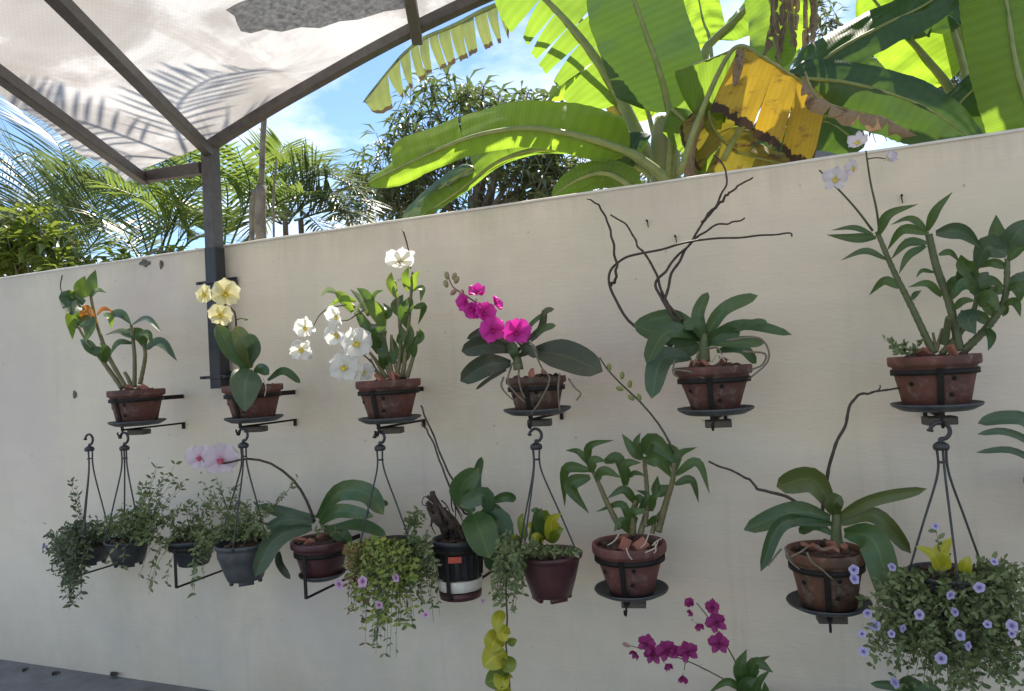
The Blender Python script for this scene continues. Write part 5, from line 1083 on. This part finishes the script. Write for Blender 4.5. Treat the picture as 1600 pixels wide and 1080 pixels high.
bd = MB(); tube(bd, [(b0.x, b0.y, -.1), (b0.x, b0.y, 1.6), P(1500, 160, -1.3)], .11, .07, n=14, seg=14); bd.build('trunk', M['banstem'], bC)
bleaf(bC, [(1478, 130), (1450, 95), (1420, 60), (1390, 30), (1350, -20)], -1.25, 50, 58, M['banlit'], roll=.1, fold=.25, petiole=[(1500, 190), (1490, 155)], ribw=13, seed=51)
bleaf(bC, [(1620, 205), (1590, 110), (1575, 20), (1560, -80), (1550, -160)], -.55, 62, 70, M['ban'], roll=.05, fold=.12, seed=52, ribw=10, tearR=(.4,), base=.05)
bleaf(bC, [(1475, 190), (1510, 150), (1545, 120), (1600, 100)], -.8, 30, 70, M['bandark'], roll=.1, fold=.3, seed=53, ribw=5)
bleaf(bC, [(1500, 60), (1490, 20), (1480, -30), (1460, -90)], -1.4, 30, 30, M['banlit'], seed=54, petiole=[(1515, 180), (1508, 120)], ribw=9)
bleaf(bC, [(1535, 60), (1530, 0), (1540, -60)], -1.6, 60, 40, M['bandark'], seed=55, petiole=[(1520, 180), (1530, 130)], ribw=9)
bleaf(bC, [(1400, 30), (1430, 20), (1470, 15), (1500, 40)], -1.1, 40, 40, M['bandark'], seed=56, ribw=5)
bleaf(bC, [(1395, 135), (1410, 160), (1440, 172), (1470, 178)], -1.0, 14, 16, M['bandead'], roll=.5, fold=.9, tearR=(.3, .6), seed=57, ribw=3, wave=.12)
for k, (a, b_) in enumerate((((1478, 10), (1525, 140)), ((1500, 20), (1528, 130)), ((1525, -10), (1532, 125)))):
    mb = MB(); p0, p1 = P(b_[0], b_[1]+60, -1.15), P(a[0], a[1], -1.15-.1*k); tube(mb, [p0, p0.lerp(p1, .5)+Vector((.01, 0, 0)), p1], size(15, p0)*.5, size(9, p0)*.5, n=10, seg=10); mb.build('leaf_stalk', M['banrib'], bC)
bleaf(bB, [(1130, 230), (1110, 180), (1080, 120), (1040, 60)], -2.0, 46, 46, M['ban'], seed=71, ribw=8)
bleaf(bB, [(1180, 260), (1230, 200), (1290, 190), (1350, 230)], -1.6, 40, 46, M['bandark'], seed=72, ribw=7)
bleaf(bC, [(1440, 200), (1400, 150), (1340, 110), (1280, 90)], -1.9, 40, 40, M['ban'], seed=73, ribw=7)
bleaf(bB, [(1170, 160), (1190, 110), (1215, 60), (1260, 20)], -2.1, 40, 40, M['bandark'], seed=74, ribw=7)
# leaves high above the picture that shade the right end of the wall
for i, (x, y) in enumerate(((1250, -160), (1380, -200), (1500, -220), (1120, -190), (1620, -150), (1320, -330), (1470, -380))):
    bleaf((bB, bC)[i % 2], [(x+60, y+150), (x+30, y+60), (x, y), (x-60, y-60)], -.9-.25*(i % 3), 90, 90, M['bandark'], roll=.2, fold=.2, seed=60+i, ribw=9, dt=.5)

# ------------------------------------------------------------------ palms and trees
def frond(root, pts, nl_, ll, mt, seed, wid=.035, drp=.45, name='frond', rib=.012):
    rr = random.Random(seed); c = spline(pts, 40); mb = MB()
    tube(mb, c[::2], rib, rib*.3, raw=True, seg=5)
    for i in range(nl_):
        f = .16+.84*i/nl_; u = f*39; k = int(u); p = c[k].lerp(c[k+1], u-k); t = (c[min(k+2, 40)]-c[k]).normalized()
        s = t.cross(Vector((0, 0, 1))); s = s.normalized() if s.length > .05 else Vector((1, 0, 0)); up = s.cross(t)
        L = ll*(.45+.55*math.sin(PI*min(1, f*.85+.12)))*rr.uniform(.85, 1.1)
        for sgn in (-1, 1):
            dr = (s*sgn*.85+t*.62+up*rr.uniform(.05, .35)).normalized(); q = p.copy(); vs = []
            wv = dr.cross(up).normalized(); n = 5; dd = dr.copy(); tw = rr.uniform(.4, 1.1)*drp
            for j in range(n+1):
                h = wid*.5*math.sin(PI*min(.96, .12+.84*(j/n)))**.8*(1 if j < n else .1)
                vs += [q-wv*h, q+wv*h]; q = q+dd*(L/n); dd = (dd+Vector((0, 0, -tw/n))).normalized()
            mb.add(vs, [(2*j, 2*j+1, 2*j+3, 2*j+2) for j in range(n)])
    return mb.build(name, mt, root)
GP = 'palms growing behind the wall'
def px_frond(root, a, m_, b, d, mt, seed, nl_=30, ll=.5, wid=.035, drp=.45):
    frond(root, [P(a[0], a[1], d), P(m_[0], m_[1], d-.1), P(b[0], b[1], d+RND.uniform(-.3, .6))], nl_, ll, mt, seed, wid, drp)
def palm(label, base, d, stems, fr_, mt, ll=.55, wid=.035, nl_=32):
    wid *= .6; nl_ = int(nl_*.95)
    b_ = P(base[0], base[1], d); root = thing('palm_tree', label, 'palm', (b_.x, b_.y, -.1), GP)
    for (x, y) in stems:
        t_ = P(x, y, d); mb = MB(); tube(mb, [(b_.x+(t_.x-b_.x)*.7, b_.y, -.1), (t_.x, b_.y, t_.z*.6), t_], .045, .028, n=8, seg=8); mb.build('trunk', M['trunk'], root)
    for i, (a, m_, q, mm) in enumerate(fr_): px_frond(root, a, m_, q, d, mm or mt, int(a[0]*3+q[0]+i), nl_, ll, wid)
    return root
palm('clump palm with long arching fronds at the far left behind the wall', (60, 470), -3.2, [(60, 420), (100, 425)],
     [((60, 420), (50, 270), (-60, 190), None), ((70, 420), (100, 250), (30, 170), None), ((90, 420), (125, 290), (175, 240), None), ((60, 430), (20, 320), (-60, 290), None), ((100, 425), (150, 320), (190, 290), None), ((100, 430), (160, 350), (100, 260), None), ((40, 430), (-10, 340), (-70, 380), None), ((80, 425), (60, 330), (10, 240), None)], M['frond'], .75, .04, 40)
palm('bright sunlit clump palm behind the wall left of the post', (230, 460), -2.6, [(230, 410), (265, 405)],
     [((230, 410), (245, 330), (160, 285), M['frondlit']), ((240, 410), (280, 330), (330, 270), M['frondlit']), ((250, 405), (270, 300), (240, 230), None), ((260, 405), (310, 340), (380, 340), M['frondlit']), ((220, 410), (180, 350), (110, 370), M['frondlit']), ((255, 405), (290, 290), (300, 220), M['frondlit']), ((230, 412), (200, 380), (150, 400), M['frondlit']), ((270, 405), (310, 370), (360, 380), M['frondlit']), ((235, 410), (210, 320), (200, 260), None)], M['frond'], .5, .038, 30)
palm('clump palm with broad upright leaflets right of the post', (345, 440), -3.0, [(350, 385), (380, 380)],
     [((350, 390), (355, 300), (330, 220), M['frondlit']), ((360, 385), (390, 300), (370, 230), M['frondlit']), ((380, 380), (430, 320), (480, 300), None), ((380, 385), (410, 340), (455, 345), M['frondlit']), ((345, 390), (330, 340), (285, 320), None)], M['frondlit'], .5, .05, 24)
palm('tufted palm with dark drooping fronds beside the leafy tree', (455, 430), -3.6, [(445, 330), (470, 345)],
     [((440, 345), (450, 270), (500, 235), M['frondlit']), ((445, 340), (480, 275), (560, 290), None), ((450, 345), (500, 310), (570, 360), None), ((440, 345), (425, 280), (445, 225), M['frondlit']), ((445, 345), (500, 270), (590, 320), None), ((440, 350), (400, 300), (350, 300), None), ((460, 345), (530, 330), (600, 380), None), ((450, 350), (470, 330), (520, 375), None), ((440, 350), (410, 340), (395, 370), None), ((470, 345), (520, 300), (545, 345), None)], M['frond'], .6, .035, 34)
# tall palm whose crown stands above the canopy and throws its shadow on the cloth
tb = P(408, 372, -.9); tt = P(413, 180, -.9); tall = thing('palm_tree', 'tall thin trunked palm rising past the canopy edge', 'palm', (tb.x, tb.y, -.1), GP)
crown = tt+Vector((.12, 0, .75))
mb = MB(); z1 = P(408, 290, -.9)
tube(mb, [(tb.x, tb.y, -.1), (tb.x, tb.y, 1.2), tb, z1], .036, .032, n=14, seg=10); mb.build('trunk', M['trunk'], tall)
mb = MB(); tube(mb, [z1-Vector((0, 0, .02)), tt, crown], .018, .016, n=12, seg=8); mb.build('crown_shaft', M['trunk'], tall)
for i in range(6):
    q = 2*PI*i/6+.5; e = Vector((math.cos(q), math.sin(q), 0)); L = .80
    frond(tall, [crown, crown+e*L*.45+Vector((0, 0, .38)), crown+e*L*.85+Vector((0, 0, .30)), crown+e*L*1.15+Vector((0, 0, -.05))], 20, .30, M['frond'], 90+i, .018, .5)
for (x, y0_, y1_, w_) in ((394, 298, 385, 9), (428, 250, 380, 4)):
    mb = MB(); p0, p1 = P(x, y1_, -1.2), P(x+4, y0_, -1.2); tube(mb, [(p0.x, p0.y, -.1), p0, p1], size(w_, p0)*.5, size(w_, p0)*.42, n=8, seg=9)
    tag(mb.build('dead_trunk', M['trunk'], None, origin=Vector((p0.x, p0.y, -.1))), 'cut grey stump standing left of the thin palm trunk' if w_ > 5 else 'thin bare pole standing right of the thin palm trunk', 'trunk')
def leafy_tree(label, base, d, blobs, lw, mt, seed, trunk_r=.12, limbs=9, asp=4.2, whorl=9, group='leafy trees behind the wall'):
    rr = random.Random(seed); b_ = P(base[0], base[1], d); root = thing('leafy_tree', label, 'tree', (b_.x, b_.y, -.1), group)
    mb = MB(); tips = []; br = MB()
    for (cx, cy, rx, ry, n) in blobs:
        for _ in range(n):
            q = rr.uniform(0, 2*PI); u = rr.random()**.45; tips.append(P(cx+rx*u*math.cos(q), cy+ry*u*math.sin(q), d+rr.uniform(-1, 1)*size(max(rx, ry), b_)*.8))
    for p in tips:
        up = Vector((rr.uniform(-.5, .5), rr.uniform(-.5, .5), 1)).normalized(); n = whorl+rr.randint(-2, 4); stl = size(lw, p)*rr.uniform(.6, 1.3)
        tube(br, [p-up*stl*1.3+Vector((0, 0, -.05)), p], .006, .004, raw=True, seg=4, cap=False)
        for k in range(n):
            q = 2*PI*k/n+rr.uniform(-.4, .4); el = rr.uniform(-.7, .75); dr = Vector((math.cos(q)*math.cos(el), math.sin(q)*math.cos(el), math.sin(el))); L = size(lw, p)*rr.uniform(.7, 1.25)
            s = dr.cross(Vector((0, 0, 1))).normalized()*L/asp*.5; a = p-up*rr.uniform(0, stl); d2 = (dr+Vector((0, 0, -.55))).normalized(); m1 = a+dr*L*.5; m2 = m1+d2*L*.5; vv = Vector((0, 0, L*.05))
            mb.add([a, m1+s+vv, m1-s+vv, m1, m2], [(0, 3, 1), (0, 2, 3), (3, 4, 1), (3, 2, 4)])
    c = mb.build('crown', mt, root); tag(c, kind='stuff')
    t = tag(br.build('twigs', M['trunk'], root), kind='stuff')
    tb_ = MB(); top_ = P(blobs[0][0], blobs[0][1]+blobs[0][3]*.5, d)
    tube(tb_, [(b_.x, b_.y, -.1), (b_.x, b_.y, top_.z*.5), top_], trunk_r, trunk_r*.5, n=10, seg=10); tb_.build('trunk', M['trunk'], root)
    for k in range(limbs):
        p = rr.choice(tips); s0 = Vector((b_.x, b_.y, top_.z*.5)).lerp(top_, rr.uniform(.2, .95))
        lb = MB(); tube(lb, [s0, s0.lerp(p, .5)+Vector((0, 0, .15)), p], trunk_r*.35, .012, n=8, seg=6); lb.build('limb', M['trunk'], root)
    return root
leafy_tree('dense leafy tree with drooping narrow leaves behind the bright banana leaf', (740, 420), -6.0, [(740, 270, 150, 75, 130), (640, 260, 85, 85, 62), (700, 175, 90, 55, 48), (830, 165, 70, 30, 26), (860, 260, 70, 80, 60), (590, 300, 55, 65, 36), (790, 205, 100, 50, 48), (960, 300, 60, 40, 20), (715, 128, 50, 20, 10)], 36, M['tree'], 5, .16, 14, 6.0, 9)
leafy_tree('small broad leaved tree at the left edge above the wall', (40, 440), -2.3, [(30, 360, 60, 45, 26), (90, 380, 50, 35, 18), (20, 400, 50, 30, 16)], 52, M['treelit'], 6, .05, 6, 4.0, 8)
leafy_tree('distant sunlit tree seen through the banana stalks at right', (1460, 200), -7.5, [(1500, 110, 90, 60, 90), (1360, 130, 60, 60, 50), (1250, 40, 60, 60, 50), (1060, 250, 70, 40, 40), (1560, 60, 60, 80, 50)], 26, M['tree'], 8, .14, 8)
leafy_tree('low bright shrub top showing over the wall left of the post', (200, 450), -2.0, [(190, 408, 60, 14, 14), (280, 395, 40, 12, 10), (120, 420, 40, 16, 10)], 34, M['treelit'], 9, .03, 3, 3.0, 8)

# grey neighbouring house glimpsed under the yellow leaf
hp = P(1290, 260, -6.0); hs = thing('house', 'small grey house glimpsed beneath the yellow banana leaf', 'house', (hp.x, hp.y, -.1))
mb = MB(); zt = P(1290, 200, -6).z; bar(mb, (hp.x-1.0, hp.y+.6, zt/2-.05), (hp.x+.28, hp.y+.6, zt/2-.05), 1.2, zt+.1, bev=.01); mb.build('wall', M['housewall'], hs, False)
mb = MB(); bar(mb, (hp.x-1.1, hp.y+.6, zt+.04), (hp.x+.38, hp.y+.6, zt+.04), 1.5, .08, bev=.01); mb.build('roof', M['steel'], hs, False)
mb = MB(); bar(mb, (hp.x+.25, hp.y-.03, -.1), (hp.x+.25, hp.y-.03, zt-.01), .08, .05, upv=Vector((0, 1, 0))); mb.build('corner_trim', M['white'], hs, False)

for o in bpy.data.objects:
    for k in ('_o', '_c'):
        if k in o: del o[k]
